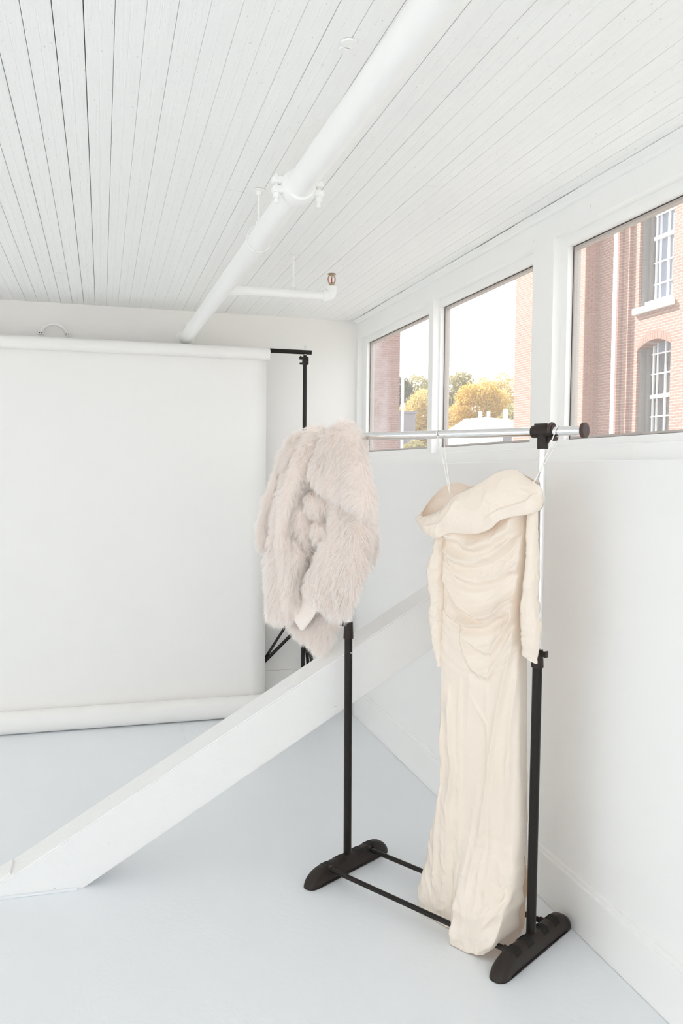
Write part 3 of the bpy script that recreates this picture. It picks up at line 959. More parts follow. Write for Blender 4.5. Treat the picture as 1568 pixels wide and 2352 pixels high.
verts_ = {
    'V1': ([(0.364, 1.1), (0.345, 1.036), (0.326, 0.956), (0.305, 0.861), (0.294, 0.801), (0.281, 0.719), (0.263, 0.582), (0.244, 0.442), (0.228, 0.302), (0.215, 0.15)], 0.011, 0.018),
    'V1b': ([(0.366, 1.07), (0.356, 0.98), (0.340, 0.86), (0.326, 0.70), (0.315, 0.5)], 0.007, 0.014),
    'V2': ([(0.091, 0.80), (0.105, 0.626), (0.117, 0.518), (0.1, 0.401), (0.11, 0.278), (0.10, 0.1)], 0.012, 0.020),
    'V2b': ([(0.060, 0.70), (0.066, 0.52), (0.052, 0.40), (0.05, 0.2), (0.045, 0.0)], 0.010, 0.014),
    'V3': ([(0.136, 0.85), (0.14, 0.523), (0.151, 0.305), (0.16, 0.1)], 0.005, 0.016),
    'V4': ([(0.288, 0.70), (0.283, 0.48), (0.284, 0.293), (0.285, 0.1)], 0.007, 0.022),
    'V5': ([(0.170, 0.80), (0.187, 0.775), (0.219, 0.733), (0.245, 0.703), (0.25, 0.66)], 0.004, 0.010),
    'V6': ([(0.33, 0.68), (0.327, 0.519), (0.325, 0.359), (0.32, 0.15)], 0.006, 0.014),
    'V7': ([(0.217, 0.56), (0.21, 0.432), (0.196, 0.305), (0.19, 0.15)], 0.005, 0.014),
    'V8': ([(0.255, 0.45), (0.250, 0.3), (0.255, 0.1), (0.25, 0.0)], 0.008, 0.016),
}
for key, (pl_, amp, w) in verts_.items():
    zs_ = np.array([p[1] for p in pl_])[::-1]
    xs_ = np.array([p[0] for p in pl_])[::-1]
    xl_ = np.interp(ZZ, zs_, xs_)
    ends = np.clip((ZZ - zs_[0] + 0.02) / 0.08, 0, 1) * np.clip((zs_[-1] - ZZ) / 0.08, 0, 1)
    d_ = S - xl_
    prof_ = np.where(d_ < 0, np.exp(-(np.abs(d_) / w) ** 1.3), np.exp(-(np.abs(d_) / (w * 0.45)) ** 1.5))
    disp += np.interp(ZZ, [0.1, 0.4, 0.6], [0.7, 1.2, 1.5]) * amp * prof_ * ends
# many shallow secondary drapes following the same sag
sag = ((S - 0.20) / 0.16) ** 2 * 0.085 + (S - 0.20) * 0.18
hh_ = ZZ - sag
fam = np.stack([S.ravel() * 0.10, hh_.ravel(), T.ravel() * 0 + 0.5], 1)
zone = np.interp(ZZ, [0.80, 0.92, 1.30, 1.38], [0, 1, 1, 0.6])
disp += ((1 - np.abs(vnoise(fam, 42))) ** 2 * 0.0036 + (1 - np.abs(vnoise(fam + 3, 85))) ** 3 * 0.0014).reshape(S.shape) * zone
# long soft folds in the skirt
fam2 = np.stack([S.ravel() - 0.06 * (1 - ZZ.ravel()), ZZ.ravel() * 0.06, T.ravel() * 0 + 0.2], 1)
zone2 = np.interp(ZZ, [0, 0.8, 0.95, 1.0], [1, 1, 0.3, 0])
disp += (vnoise(fam2, 18) * 0.006 + (1 - np.abs(vnoise(fam2 + 2, 15))) ** 4 * 0.004).reshape(S.shape) * zone2
# waist seam on the right part
disp -= 0.002 * np.exp(-((ZZ - 1.229) / 0.0022) ** 2) * np.clip((S - 0.27) / 0.02, 0, 1)
flat = np.stack([S.ravel(), T.ravel(), ZZ.ravel()], 1)
low = np.interp(ZZ.ravel(), [0, 0.12, 0.3, 0.5, 1.4], [1.0, 0.95, 0.55, 0.12, 0.08])
fr = np.stack([flat[:, 0] + 0.6 * flat[:, 2], flat[:, 1], flat[:, 2] - 0.7 * flat[:, 0]], 1)
cr = (np.abs(vnoise(fr, 30)) * -0.007 + np.abs(vnoise(fr * [1, 1, 0.7] + 3.1, 15)) * -0.014 + 0.007) * low
cr += vnoise(flat * [1, 1, 0.25] + 11, 26) * 0.0012 - (np.abs(vnoise(flat + 17, 48)) * 0.0018 + np.abs(vnoise(flat * [1, 1, 1.3] + 27, 95)) * 0.0008) * np.interp(ZZ.ravel(), [0, 0.3, 0.6, 0.9, 1.0], [0.8, 0.5, 0.3, 0.6, 1.0])
disp = disp * wfront + cr.reshape(disp.shape)
T2 = T + disp
# gentle edge wobble so the silhouette is cloth-like
S2 = S + (vnoise(flat * [0, 1, 1] + 5, 22) * np.interp(ZZ.ravel(), [0, 0.3, 0.6], [0.008, 0.004, 0.0015])).reshape(S.shape)
hemz = np.interp(ZZ, [0, 0.03], [0.0, 0.0])
hem_up = np.where(isf, np.interp(S, [-0.05, -0.02, 0.06, 0.25, 0.30, 0.335, 0.365], [0.045, 0.015, 0.0, 0.0, 0.012, 0.045, 0.11]), 0.0)
zz2 = np.where(ZZ < 0.32, hem_up + ZZ * (0.32 - hem_up) / 0.32, ZZ)
# the hem rests on the floor: back piece slightly higher on the left
V = np.stack([S2, -T2, np.maximum(zz2, 0.002)], 2).reshape(-1, 3)
na = len(phi)
faces = []
for i in range(NZ - 1):
    for k in range(na):
        k2 = (k + 1) % na
        if zlev[i] < 0.285 and k >= na - 1 - min(12, int((0.285 - zlev[i]) / 0.013)):      # side slit near the hem
            continue
        faces.append((i * na + k, i * na + k2, (i + 1) * na + k2, (i + 1) * na + k))
skirt = mesh_obj('gown', V, faces, M['satin'], dress, True)


def smooth_rows(rows, n):
    rows = np.array(rows, float)
    u = np.linspace(0, len(rows) - 1, n)
    i = np.clip(np.floor(u).astype(int), 0, len(rows) - 2)
    f = (u - i)[:, None]
    p0 = rows[np.maximum(i - 1, 0)]
    p1, p2 = rows[i], rows[i + 1]
    p3 = rows[np.minimum(i + 2, len(rows) - 1)]
    return 0.5 * ((2 * p1) + (-p0 + p2) * f + (2 * p0 - 5 * p1 + 4 * p2 - p3) * f ** 2 + (-p0 + 3 * p1 - 3 * p2 + p3) * f ** 3)


def pillow(rows, nl=40, na=32, power=0.9, wrinkle=0.0, wscale=30, round_ends=True):
    """rows: (sL,zL,sR,zR,t,d). Lofted soft volume in rack coordinates (x=s, y=-t, z)."""
    R = smooth_rows(rows, nl)
    if round_ends:
        caps_ = []
        for e, nxt in ((R[0], R[1]), (R[-1], R[-2])):
            mid = np.array([(e[0] + e[2]) / 2, (e[1] + e[3]) / 2])
            mn = np.array([(nxt[0] + nxt[2]) / 2, (nxt[1] + nxt[3]) / 2])
            ax = (mid - mn) / (np.linalg.norm(mid - mn) + 1e-9)
            out_ = []
            for ang_ in (0.45, 0.85, 1.2, 1.45):
                k_ = math.cos(ang_)
                ctr_ = mid + ax * e[5] * math.sin(ang_)
                hx = np.array([(e[2] - e[0]) / 2, (e[3] - e[1]) / 2]) * (1 - (1 - k_) * 0.75)
                out_.append([ctr_[0] - hx[0], ctr_[1] - hx[1], ctr_[0] + hx[0], ctr_[1] + hx[1], e[4], e[5] * k_])
            caps_.append(out_)
        R = np.array(caps_[0][::-1] + [list(x) for x in R] + caps_[1])
        nl = len(R)
    a = np.linspace(0, 2 * PI, na, endpoint=False)
    ca, sa = np.cos(a), np.sin(a)
    vs = []
    for r in R:
        L, Rr_ = np.array([r[0], r[1]]), np.array([r[2], r[3]])
        mid, h = (L + Rr_) / 2, (Rr_ - L) / 2
        c = np.sign(ca) * np.abs(ca) ** power
        s_ = np.sign(sa) * np.abs(sa) ** power
        vs.append(np.stack([mid[0] + h[0] * c, -(r[4] + max(r[5], 0.004) * s_), mid[1] + h[1] * c], 1))
    vs = np.array(vs)
    P = vs.reshape(-1, 3)
    if wrinkle:
        ctr = vs.mean(1, keepdims=True).repeat(na, 1).reshape(-1, 3)
        nrm = P - ctr
        nrm /= np.linalg.norm(nrm, axis=1, keepdims=True) + 1e-9
        P = P + nrm * (vnoise(P, wscale) * wrinkle + (0.5 - np.abs(vnoise(P + 9, wscale * 1.9))) * wrinkle * 1.1 - np.abs(vnoise(P + 4, wscale * 4)) * wrinkle * 0.35)[:, None]
    fs = []
    for i in range(nl - 1):
        for k in range(na):
            k2 = (k + 1) % na
            fs.append((i * na + k, i * na + k2, (i + 1) * na + k2, (i + 1) * na + k))
    if round_ends:
        fs.append(tuple(range(na))[::-1])
        fs.append(tuple(range((nl - 1) * na, nl * na)))
    return P, fs


LSo = [(0.017, 1.288), (0.002, 1.229), (-0.015, 1.18), (-0.018, 1.153), (-0.008, 1.089), (-0.002, 1.011), (0.002, 0.947), (0.017, 0.892), (0.031, 0.846)]
LSi = [(0.056, 1.29), (0.052, 1.237), (0.049, 1.185), (0.047, 1.159), (0.048, 1.095), (0.047, 1.018), (0.044, 0.953), (0.044, 0.896), (0.045, 0.851)]
rows = [(o[0], o[1], i[0], i[1], t, d) for o, i, t, d in zip(LSo, LSi, [.02] * 9, [.022, .028, .03, .03, .028, .026, .024, .018, .012])]
P, fs = pillow(rows, 170, 60, 0.9, 0.0045, 34, False)
mesh_obj('sleeve', P, fs, M['satin'], dress, True)
RSi = [(0.377, 1.382), (0.379, 1.305), (0.381, 1.211), (0.374, 1.148), (0.368, 1.108), (0.367, 1.068), (0.369, 0.998), (0.371, 0.943)]
RSo = [(0.395, 1.383), (0.4, 1.306), (0.404, 1.209), (0.406, 1.151), (0.408, 1.113), (0.413, 1.066), (0.418, 1.028), (0.408, 0.921)]
rows = [(i[0], i[1], o[0], o[1], t, d) for o, i, t, d in zip(RSo, RSi, [.036, .040, .042, .044, .044, .044, .044, .042], [.015, .020, .024, .026, .026, .025, .024, .012])]
rows = [(a - 0.013, b, c, d, e, f) for a, b, c, d, e, f in rows]
P, fs = pillow(rows, 170, 60, 0.9, 0.003, 32, False)
mesh_obj('sleeve', P, fs, M['satin'], dress, True)

# folded off-shoulder band
ftop = [(-0.07, 1.346, 0), (-0.015, 1.352, 0.025), (0.042, 1.371, 0.045), (0.079, 1.396, 0.055), (0.102, 1.417, 0.06), (0.135, 1.431, 0.065), (0.174, 1.447, 0.065), (0.227, 1.477, 0.06), (0.27, 1.501, 0.055), (0.322, 1.508, 0.045), (0.348, 1.49, 0.035), (0.384, 1.464, 0.02)]
fbot = [(-0.07, 1.341, 0), (-0.03, 1.311, 0.025), (0.042, 1.282, 0.05), (0.086, 1.294, 0.062), (0.115, 1.304, 0.068), (0.152, 1.305, 0.072), (0.21, 1.307, 0.072), (0.26, 1.326, 0.07), (0.289, 1.352, 0.066), (0.321, 1.364, 0.06), (0.369, 1.374, 0.045), (0.388, 1.384, 0.025)]
btop = [(0.372, 1.469, 0), (0.31, 1.492, -0.03), (0.255, 1.502, -0.045), (0.173, 1.474, -0.055), (0.095, 1.453, -0.06), (0.064, 1.461, -0.06), (0.033, 1.463, -0.06), (-0.003, 1.455, -0.052), (-0.044, 1.421, -0.042), (-0.069, 1.381, -0.025)]
bbot = [(0.376, 1.384, -0.005), (0.320, 1.36, -0.04), (0.255, 1.34, -0.055), (0.173, 1.33, -0.065), (0.095, 1.31, -0.07), (0.064, 1.30, -0.07), (0.033, 1.295, -0.068), (-0.003, 1.29, -0.06), (-0.040, 1.30, -0.045), (-0.064, 1.32, -0.028)]
NA2, NB2 = 520, 80


def closed_interp(pts, n):
    P_ = np.array(pts, float)
    m_ = len(P_)
    u = np.linspace(0, m_, n, endpoint=False)
    i = np.floor(u).astype(int)
    f = (u - i)[:, None]
    p0, p1, p2, p3 = P_[(i - 1) % m_], P_[i % m_], P_[(i + 1) % m_], P_[(i + 2) % m_]
    return 0.5 * ((2 * p1) + (-p0 + p2) * f + (2 * p0 - 5 * p1 + 4 * p2 - p3) * f ** 2 + (-p0 + 3 * p1 - 3 * p2 + p3) * f ** 3)


TT, BB = closed_interp(ftop + btop, NA2), closed_interp(fbot + bbot, NA2)
cent = TT.mean(0)
vs = []
for j in range(NB2 + 7):
    b = j / NB2
    if b <= 1:
        p = TT * (1 - b) + BB * b
        out = 0.014 * math.sin(PI * b) ** 0.7 + 0.010 * b
    else:                                   # lower edge rolls back under the band
        q = (j - NB2) / 6
        p = BB + np.array([0, 0.008 * q, 0])
        out = 0.010 - 0.020 * q
    rad = p - cent
    rad[:, 1] = 0
    nr = np.stack([rad[:, 0] * 0.25, np.zeros(NA2), rad[:, 2]], 1)
    nr /= np.linalg.norm(nr, axis=1, keepdims=True) + 1e-9
    vs.append(p + nr * out)
Vb = np.array(vs).reshape(-1, 3)            # (s,z,t)
P3 = np.stack([Vb[:, 0], Vb[:, 2], Vb[:, 1]], 1)
P4 = np.stack([P3[:, 0] - 0.25 * P3[:, 2], P3[:, 1], P3[:, 2] + 0.35 * P3[:, 0]], 1)
fold = np.abs(vnoise(P4 * [1, 1, 0.5], 28)) * -0.008 + vnoise(P4 * [1, 1, .5] + 4, 12) * 0.007 - np.abs(vnoise(P4 * [.6, 1, 1] + 2, 52)) * 0.0035 - np.abs(vnoise(P4 + 8, 100)) * 0.0012 + 0.006
bb_ = np.repeat(np.minimum(np.arange(NB2 + 7) / NB2, 1), NA2)
fold *= np.clip(bb_ * 5, 0.15, 1)
# turned-up diagonal pleat on the right part of the band: a raised lower cuff
pleatz = np.interp(Vb[:, 0], [0.23, 0.29, 0.335, 0.37, 0.39], [1.345, 1.382, 1.398, 1.410, 1.432])
frontm = (Vb[:, 2] > 0.0)
dlt = Vb[:, 1] - pleatz
cuff = np.where(dlt < 0, 0.010, 0.010 * np.exp(-(dlt / 0.005) ** 2)) * np.clip((Vb[:, 0] - 0.23) / 0.06, 0, 1) * frontm
# left shoulder: second crease
pl2 = np.interp(Vb[:, 0], [-0.07, 0.0, 0.06, 0.10, 0.13], [1.338, 1.318, 1.328, 1.36, 1.41])
d2 = Vb[:, 1] - pl2
cuff += np.where(d2 < 0, 0.006, 0.006 * np.exp(-(d2 / 0.005) ** 2)) * np.clip((0.14 - Vb[:, 0]) / 0.05, 0, 1) * frontm
sg = np.where(Vb[:, 2] >= 0, 1.0, -0.5)
V = np.stack([Vb[:, 0], -(Vb[:, 2] + (fold + cuff) * sg), Vb[:, 1]], 1)
fs = []
nb = NB2 + 7
for j in range(nb - 1):
    for k in range(NA2):
        k2 = (k + 1) % NA2
        fs.append((j * NA2 + k, j * NA2 + k2, (j + 1) * NA2 + k2, (j + 1) * NA2 + k))
band = mesh_obj('shoulder_band', V, fs, M['satin'], dress, True)
sol = band.modifiers.new('thickness', 'SOLIDIFY')
sol.thickness = 0.003
sol.offset = 0


def ribbon(pts, w=0.0016):
    return tube('hanging_loop', pts, w, M['strap'], dress, 8)


def R3(s, t, z):
    return (s, -t, z)


# left loop goes over the rail and back down to the bodice
ribbon([R3(0.084, 0.050, 1.430), R3(0.074, 0.046, 1.455), R3(0.041, 0.030, 1.534), R3(0.008, 0.0175, 1.615), R3(0.001, 0.0150, 1.632), R3(0.001, 0.005, 1.6415),
        R3(0.004, -0.010, 1.638), R3(0.008, -0.0162, 1.622), R3(0.014, -0.012, 1.595), R3(0.040, 0.012, 1.535), R3(0.080, 0.045, 1.445)])
ribbon([R3(0.372, 0.034, 1.455), R3(0.387, 0.030, 1.484), R3(0.420, 0.022, 1.566), R3(0.437, 0.0175, 1.618), R3(0.441, 0.0140, 1.634), R3(0.441, 0.003, 1.6415), R3(0.440, -0.010, 1.637),
        R3(0.438, -0.0162, 1.620), R3(0.430, -0.010, 1.590), R3(0.410, 0.004, 1.545), R3(0.368, 0.024, 1.462)])

# ------------------------------------------------------------------ fur coat
coat = tag(rack_empty('fur_coat'), 'fluffy blush beige fur coat slung over the far end of the chrome rail', 'coat')
COAT = {
    'back_panel': [(-0.651, 1.620, -0.396, 1.622, -0.03, 0.03), (-0.681, 1.551, -0.373, 1.55, -0.035, 0.045), (-0.755, 1.376, -0.354, 1.389, -0.045, 0.05), (-0.819, 1.186, -0.364, 1.217, -0.05, 0.05), (-0.800, 1.042, -0.397, 1.106, -0.05, 0.045), (-0.780, 0.96, -0.454, 0.995, -0.05, 0.03)],
    'collar': [(-0.458, 1.648, -0.383, 1.648, 0.0, 0.040), (-0.489, 1.622, -0.324, 1.627, 0.035, 0.05), (-0.497, 1.557, -0.277, 1.556, 0.075, 0.05), (-0.501, 1.514, -0.245, 1.507, 0.095, 0.045), (-0.473, 1.468, -0.226, 1.46, 0.105, 0.04), (-0.381, 1.424, -0.212, 1.412, 0.11, 0.035), (-0.313, 1.397, -0.211, 1.377, 0.105, 0.03), (-0.256, 1.371, -0.224, 1.352, 0.09, 0.02)],
    'lapel': [(-0.589, 1.64, -0.522, 1.641, 0.02, 0.03), (-0.573, 1.588, -0.489, 1.583, 0.06, 0.04), (-0.596, 1.506, -0.505, 1.523, 0.085, 0.045), (-0.618, 1.405, -0.563, 1.428, 0.09, 0.045), (-0.648, 1.294, -0.601, 1.34, 0.085, 0.045), (-0.657, 1.205, -0.603, 1.261, 0.085, 0.05), (-0.645, 1.108, -0.561, 1.168, 0.08, 0.045), (-0.645, 1.009, -0.619, 1.003, 0.07, 0.03)],
    'sleeve': [(-0.691, 1.623, -0.652, 1.618, 0.0, 0.03), (-0.742, 1.542, -0.703, 1.542, 0.0, 0.045), (-0.795, 1.441, -0.751, 1.441, 0.0, 0.045), (-0.846, 1.346, -0.793, 1.348, -0.005, 0.045), (-0.88, 1.255, -0.828, 1.262, -0.01, 0.042), (-0.887, 1.212, -0.855, 1.19, -0.01, 0.03)],
    'front_panel': [(-0.683, 1.595, -0.613, 1.594, 0.02, 0.035), (-0.711, 1.424, -0.64, 1.426, 0.035, 0.04), (-0.742, 1.288, -0.648, 1.292, 0.045, 0.045), (-0.766, 1.173, -0.648, 1.181, 0.05, 0.045), (-0.781, 1.056, -0.652, 1.069, 0.045, 0.04), (-0.788, 0.934, -0.663, 0.936, 0.04, 0.025)],
    'front_panel_b': [(-0.461, 1.434, -0.297, 1.454, 0.05, 0.035), (-0.422, 1.355, -0.263, 1.353, 0.06, 0.045), (-0.416, 1.271, -0.258, 1.28, 0.065, 0.05), (-0.469, 1.196, -0.263, 1.211, 0.07, 0.05), (-0.522, 1.114, -0.281, 1.148, 0.07, 0.045), (-0.544, 1.042, -0.306, 1.083, 0.065, 0.04), (-0.475, 1.0, -0.35, 0.996, 0.055, 0.025)],
    'pocket_flap': [(-0.538, 1.428, -0.491, 1.434, 0.05, 0.02), (-0.542, 1.398, -0.441, 1.401, 0.065, 0.035), (-0.53, 1.364, -0.43, 1.368, 0.07, 0.035), (-0.51, 1.347, -0.456, 1.347, 0.06, 0.02)],
    'pocket_flap_b': [(-0.508, 1.317, -0.461, 1.322, 0.055, 0.02), (-0.504, 1.292, -0.434, 1.296, 0.065, 0.033), (-0.493, 1.267, -0.426, 1.271, 0.07, 0.033), (-0.497, 1.245, -0.461, 1.247, 0.06, 0.02)],
    'fold': [(-0.604, 1.409, -0.579, 1.41, 0.04, 0.02), (-0.613, 1.361, -0.563, 1.363, 0.055, 0.035), (-0.614, 1.304, -0.539, 1.307, 0.06, 0.035), (-0.606, 1.242, -0.544, 1.255, 0.055, 0.03), (-0.567, 1.192, -0.554, 1.193, 0.05, 0.02)],
    'hem': [(-0.743, 0.981, -0.478, 1.01, -0.05, 0.025), (-0.747, 0.91, -0.497, 0.951, -0.045, 0.03), (-0.75, 0.868, -0.526, 0.889, -0.045, 0.03), (-0.677, 0.841, -0.55, 0.841, -0.045, 0.028), (-0.63, 0.819, -0.58, 0.808, -0.05, 0.018)],
    'sleeve_b': [(-0.393, 1.431, -0.345, 1.432, -0.04, 0.04), (-0.378, 1.302, -0.341, 1.326, -0.045, 0.045), (-0.37, 1.208, -0.345, 1.227, -0.05, 0.04), (-0.361, 1.161, -0.35, 1.18, -0.05, 0.025)],
}
NAMES = {'front_panel_b': 'front_panel', 'pocket_flap': 'fold', 'pocket_flap_b': 'fold', 'sleeve_b': 'sleeve'}
lin = [(-0.668, 1.040, -0.545, 1.048, 0.040, 0.006), (-0.668, 0.980, -0.525, 0.990, 0.042, 0.008), (-0.655, 0.930, -0.545, 0.940, 0.040, 0.008), (-0.622, 0.885, -0.600, 0.887, 0.034, 0.005)]
P, fs = pillow(lin, 30, 32, 0.8, 0.002, 25)
mesh_obj('lining', P, fs, M['lining'], coat, True)
FUR_DENS = 145000     # strands per square metre


def fur_on(P, fs, parent, seedv, length=0.033, dens=FUR_DENS):
    r = np.random.default_rng(seedv)
    tris = []
    for f in fs:
        for q in range(1, len(f) - 1):
            tris.append((f[0], f[q], f[q + 1]))
    tris = np.array(tris)
    A, B, C_ = P[tris[:, 0]], P[tris[:, 1]], P[tris[:, 2]]
    N = np.cross(B - A, C_ - A)
    area = np.linalg.norm(N, axis=1) / 2
    keep = area > 1e-10
    tris, A, B, C_, N, area = tris[keep], A[keep], B[keep], C_[keep], N[keep], area[keep]
    N = N / (2 * area)[:, None]
    n = int(area.sum() * dens)
    idx = r.choice(len(tris), n, p=area / area.sum())
    u, v = r.random(n), r.random(n)
    fl_ = u + v > 1
    u[fl_], v[fl_] = 1 - u[fl_], 1 - v[fl_]
    root = A[idx] + (B - A)[idx] * u[:, None] + (C_ - A)[idx] * v[:, None]
    ctr = P.mean(0)
    nr = N[idx]
    # make normals point outward from the local loft axis
    flow = np.stack([vnoise(root * [1, 1, .7] + 1.7, 14) * 1.15, np.full(n, -0.05), -0.85 + 0.6 * vnoise(root + 5.2, 12)], 1)
    d = nr * 0.62 + flow * 0.75 + np.stack([vnoise(root + i * 3.3, 75) for i in range(3)], 1) * 0.5
    dn = (d * nr).sum(1)
    d += nr * np.maximum(0.38 - dn, 0)[:, None]
    d /= np.linalg.norm(d, axis=1, keepdims=True)
    ln = length * (0.62 + 0.5 * r.random(n)) * (1 + 0.25 * vnoise(root + 2, 30))
    # clumps
    ng = max(8, n // 22)
    gi = r.choice(n, ng, replace=False)
    kd = kdtree.KDTree(ng)
    for q, g in enumerate(gi):
        kd.insert(root[g], q)
    kd.balance()
    near = np.array([kd.find(p)[1] for p in root])
    gd, gr = d[gi][near], root[gi][near]
    gl = ln[gi][near]
    seg = 5
    us = np.linspace(0, 1, seg)
    pts = np.zeros((n, seg, 3))
    jit = r.normal(0, 0.10, (n, 3))
    for q, uu in enumerate(us):
        own = root + (d + jit * uu) * (ln * uu)[:, None] + np.array([0, 0, -1.0]) * (0.30 * ln * uu * uu)[:, None]
        tip = gr + gd * (gl * uu)[:, None] + np.array([0, 0, -1.0]) * (0.30 * gl * uu * uu)[:, None]
        k_ = 0.36 * uu ** 1.2
        pts[:, q] = own * (1 - k_) + (tip + (root - gr) * 0.25) * k_
    cu = bpy.data.hair_curves.new('fur')
    cu.add_curves([seg] * n)
    cu.points.foreach_set('position', pts.reshape(-1).astype(np.float32))
    rad = np.tile(np.array([0.00036, 0.00036, 0.00032, 0.00026, 0.00008], np.float32), n)
    at = cu.attributes.get('radius') or cu.attributes.new('radius', 'FLOAT', 'POINT')
    at.data.foreach_set('value', rad)
    cu.materials.append(M['fur'])
    o = link(bpy.data.objects.new('fur', cu), parent)
    o['kind'] = 'stuff'
    return n


total = 0
for q, (key, rows) in enumerate(COAT.items()):
    P, fs = pillow(rows, 36, 36, 0.95, 0.004, 18)
    o = mesh_obj(NAMES.get(key, key), P, fs, M['fur_base'], coat, True)
    # consistent outward faces
    bm = bmesh.new()
    bm.from_mesh(o.data)
    bmesh.ops.recalc_face_normals(bm, faces=bm.faces)
    bm.to_mesh(o.data)
    fs2 = [tuple(v.index for v in f.verts) for f in bm.faces]
    bm.free()
    total += fur_on(P, fs2, o, 100 + q)

# ------------------------------------------------------------------ outside: brick mill opposite
mill = tag(empty('brick_mill', (0, 0, -6)), 'tall sunlit red brick mill building seen through the nearest window', 'building')
Z0, Z1 = 0.0, 22.0                 # local (base at -6)


def mbox(name, lo, hi, m, parent=mill, bev=0.0):
    return box(name, lo, hi, m, parent, bev)


XA, XB_, XC, XD = 11.67, 12.09, 12.15, 12.24
YT, YT2 = 18.52, 22.15
mbox('tower_block', (XA, YT, Z0), (17, YT2, Z1), M['brick_y'])
# end face of the tower in real bricks, over a mortar backing
mbox('mortar_bed', (XA + 0.004, YT - 0.006, 7.6), (XB_ + 0.02, YT + 0.02, 13.6), M['mortar'])
course, blen, gap = 0.0677, 0.203, 0.009
bw = XB_ - XA
bricks = bmesh.new()
proto = {}
rb = random.Random(5)
zb = 7.6
row = 0
while zb < 13.55:
    segs = [(0, 0.203), (0.203, 0.406), (0.406, bw)] if row % 2 == 0 else [(0, 0.1015), (0.1015, 0.3045), (0.3045, bw)]
    for a, b in segs:
        wbk = round(b - a - gap, 4)
        if wbk < 0.012:
            continue
        if wbk not in proto:
            bmx = add_box(bmesh.new(), (-wbk / 2, -0.012, -(course - gap) / 2), (wbk / 2, 0.02, (course - gap) / 2))
            o = bm_obj('brick', bmx, M['brick_one'], mill)
            proto[wbk] = o.data
        else:
            o = link(bpy.data.objects.new('brick', proto[wbk]), mill)
        o.location = (XA + (a + b) / 2, YT - 0.003 - rb.uniform(0, 0.003), zb + course / 2)
    zb += course
    row += 1
mbox('recessed_wall', (XB_, 17.60, Z0), (17, YT - 0.02, Z1), M['brick_y'])
mbox('pilaster', (XC, 17.38, Z0), (17, 17.60, Z1), M['brick_y'])
# main facade with window openings
YM = 17.38
WFAR, WNEAR = 17.12, 15.90
mbox('facade_wall', (XD, WFAR, Z0), (17, YM, Z1), M['brick_y'])
mbox('facade_wall', (XD, 9.0, Z0), (17, WNEAR, Z1), M['brick_y'])
# strip that holds the windows
for a, b in ((Z0, 7.2), (10.92, 11.36), (14.5, Z1)):
    mbox('facade_wall', (XD, WNEAR, a), (17, WFAR, b), M['brick_y'])
# segmental arch over the lower window
bm = bmesh.new()
za, rise = 10.42, 0.18
arcp = []
for i in range(17):
    f = i / 16
    arcp.append((WNEAR + (WFAR - WNEAR) * f, za + rise * (1 - (2 * f - 1) ** 2)))
ra = [[bm.verts.new((XD, y, z)), bm.verts.new((XD, y, 10.92)), bm.verts.new((XD + 0.55, y, z)), bm.verts.new((XD + 0.55, y, 10.92))] for y, z in arcp]
for i in range(16):
    p, q = ra[i], ra[i + 1]
    bm.faces.new((p[0], q[0], q[1], p[1]))
    bm.faces.new((p[0], p[2], q[2], q[0]))
    bm.faces.new((p[2], p[3], q[3], q[2]))
bm_obj('arch_wall', bm, M['brick_y'], mill)
# voussoirs of the arch, each a brick on end
vou = None
for i in range(15):
    f = (i + 0.5) / 15
    y = WNEAR - 0.04 + (WFAR - WNEAR + 0.08) * f
    z = za + rise * (1 - (2 * f - 1) ** 2)
    if vou is None:
        o = bm_obj('brick', add_box(bmesh.new(), (-0.004, -0.031, 0.004), (0.05, 0.031, 0.20)), M['brick_one'], mill)
        vou = o.data
    else:
        o = link(bpy.data.objects.new('brick', vou), mill)
    o.location = (XD, y, z)
    o.rotation_euler = (-(f - 0.5) * -0.75, 0, 0)


def mill_window(z0, z1, arched, name):
    w = empty('mill_window', (XD + 0.34, WNEAR, z0), mill)
    wd, ht = WFAR - WNEAR, z1 - z0
    # deep jamb lining, its shade put into the dark grey
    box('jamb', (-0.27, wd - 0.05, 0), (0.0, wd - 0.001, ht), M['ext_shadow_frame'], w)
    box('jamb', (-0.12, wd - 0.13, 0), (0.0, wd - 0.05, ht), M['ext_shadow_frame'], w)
    box('glass', (0.02, 0.0, 0), (0.03, wd - 0.02, ht), M['ext_glass'], w)
    if arched:
        box('sky_reflection', (0.012, 0.05, 2.05 + 0.35), (0.018, wd - 0.1, ht), M['ext_sky_reflection'], w)  # bluish sheet painting the sky's reflection in the upper panes
    else:
        box('sky_reflection', (0.012, 0.05, 0.05), (0.018, wd - 0.1, ht), M['ext_sky_reflection'], w)
    for f in (0.03, 0.24, 0.48, 0.72, 0.84):
        y = f * wd
        wt = 0.028 if f in (0.24, 0.72) else 0.045
        box('mullion', (-0.03, y - wt / 2, 0), (0.010, y + wt / 2, ht), M['ext_white'], w)
    hh = [1.25, 1.78, 2.35, 2.85] if arched else [0.55, 1.05, 1.62, 2.15, 2.7]
    mid = 1.78 if arched else 1.62
    if arched:
        hh = [0.95, 1.42, 1.95, 2.42]
        mid = 1.42
    for z in hh:
        t = 0.09 if z == mid else 0.032
        box('rail', (-0.05 if z == mid else -0.032, 0.0, z - t / 2), (0.010, 0.90 * wd, z + t / 2), M['ext_white'], w)
    return w


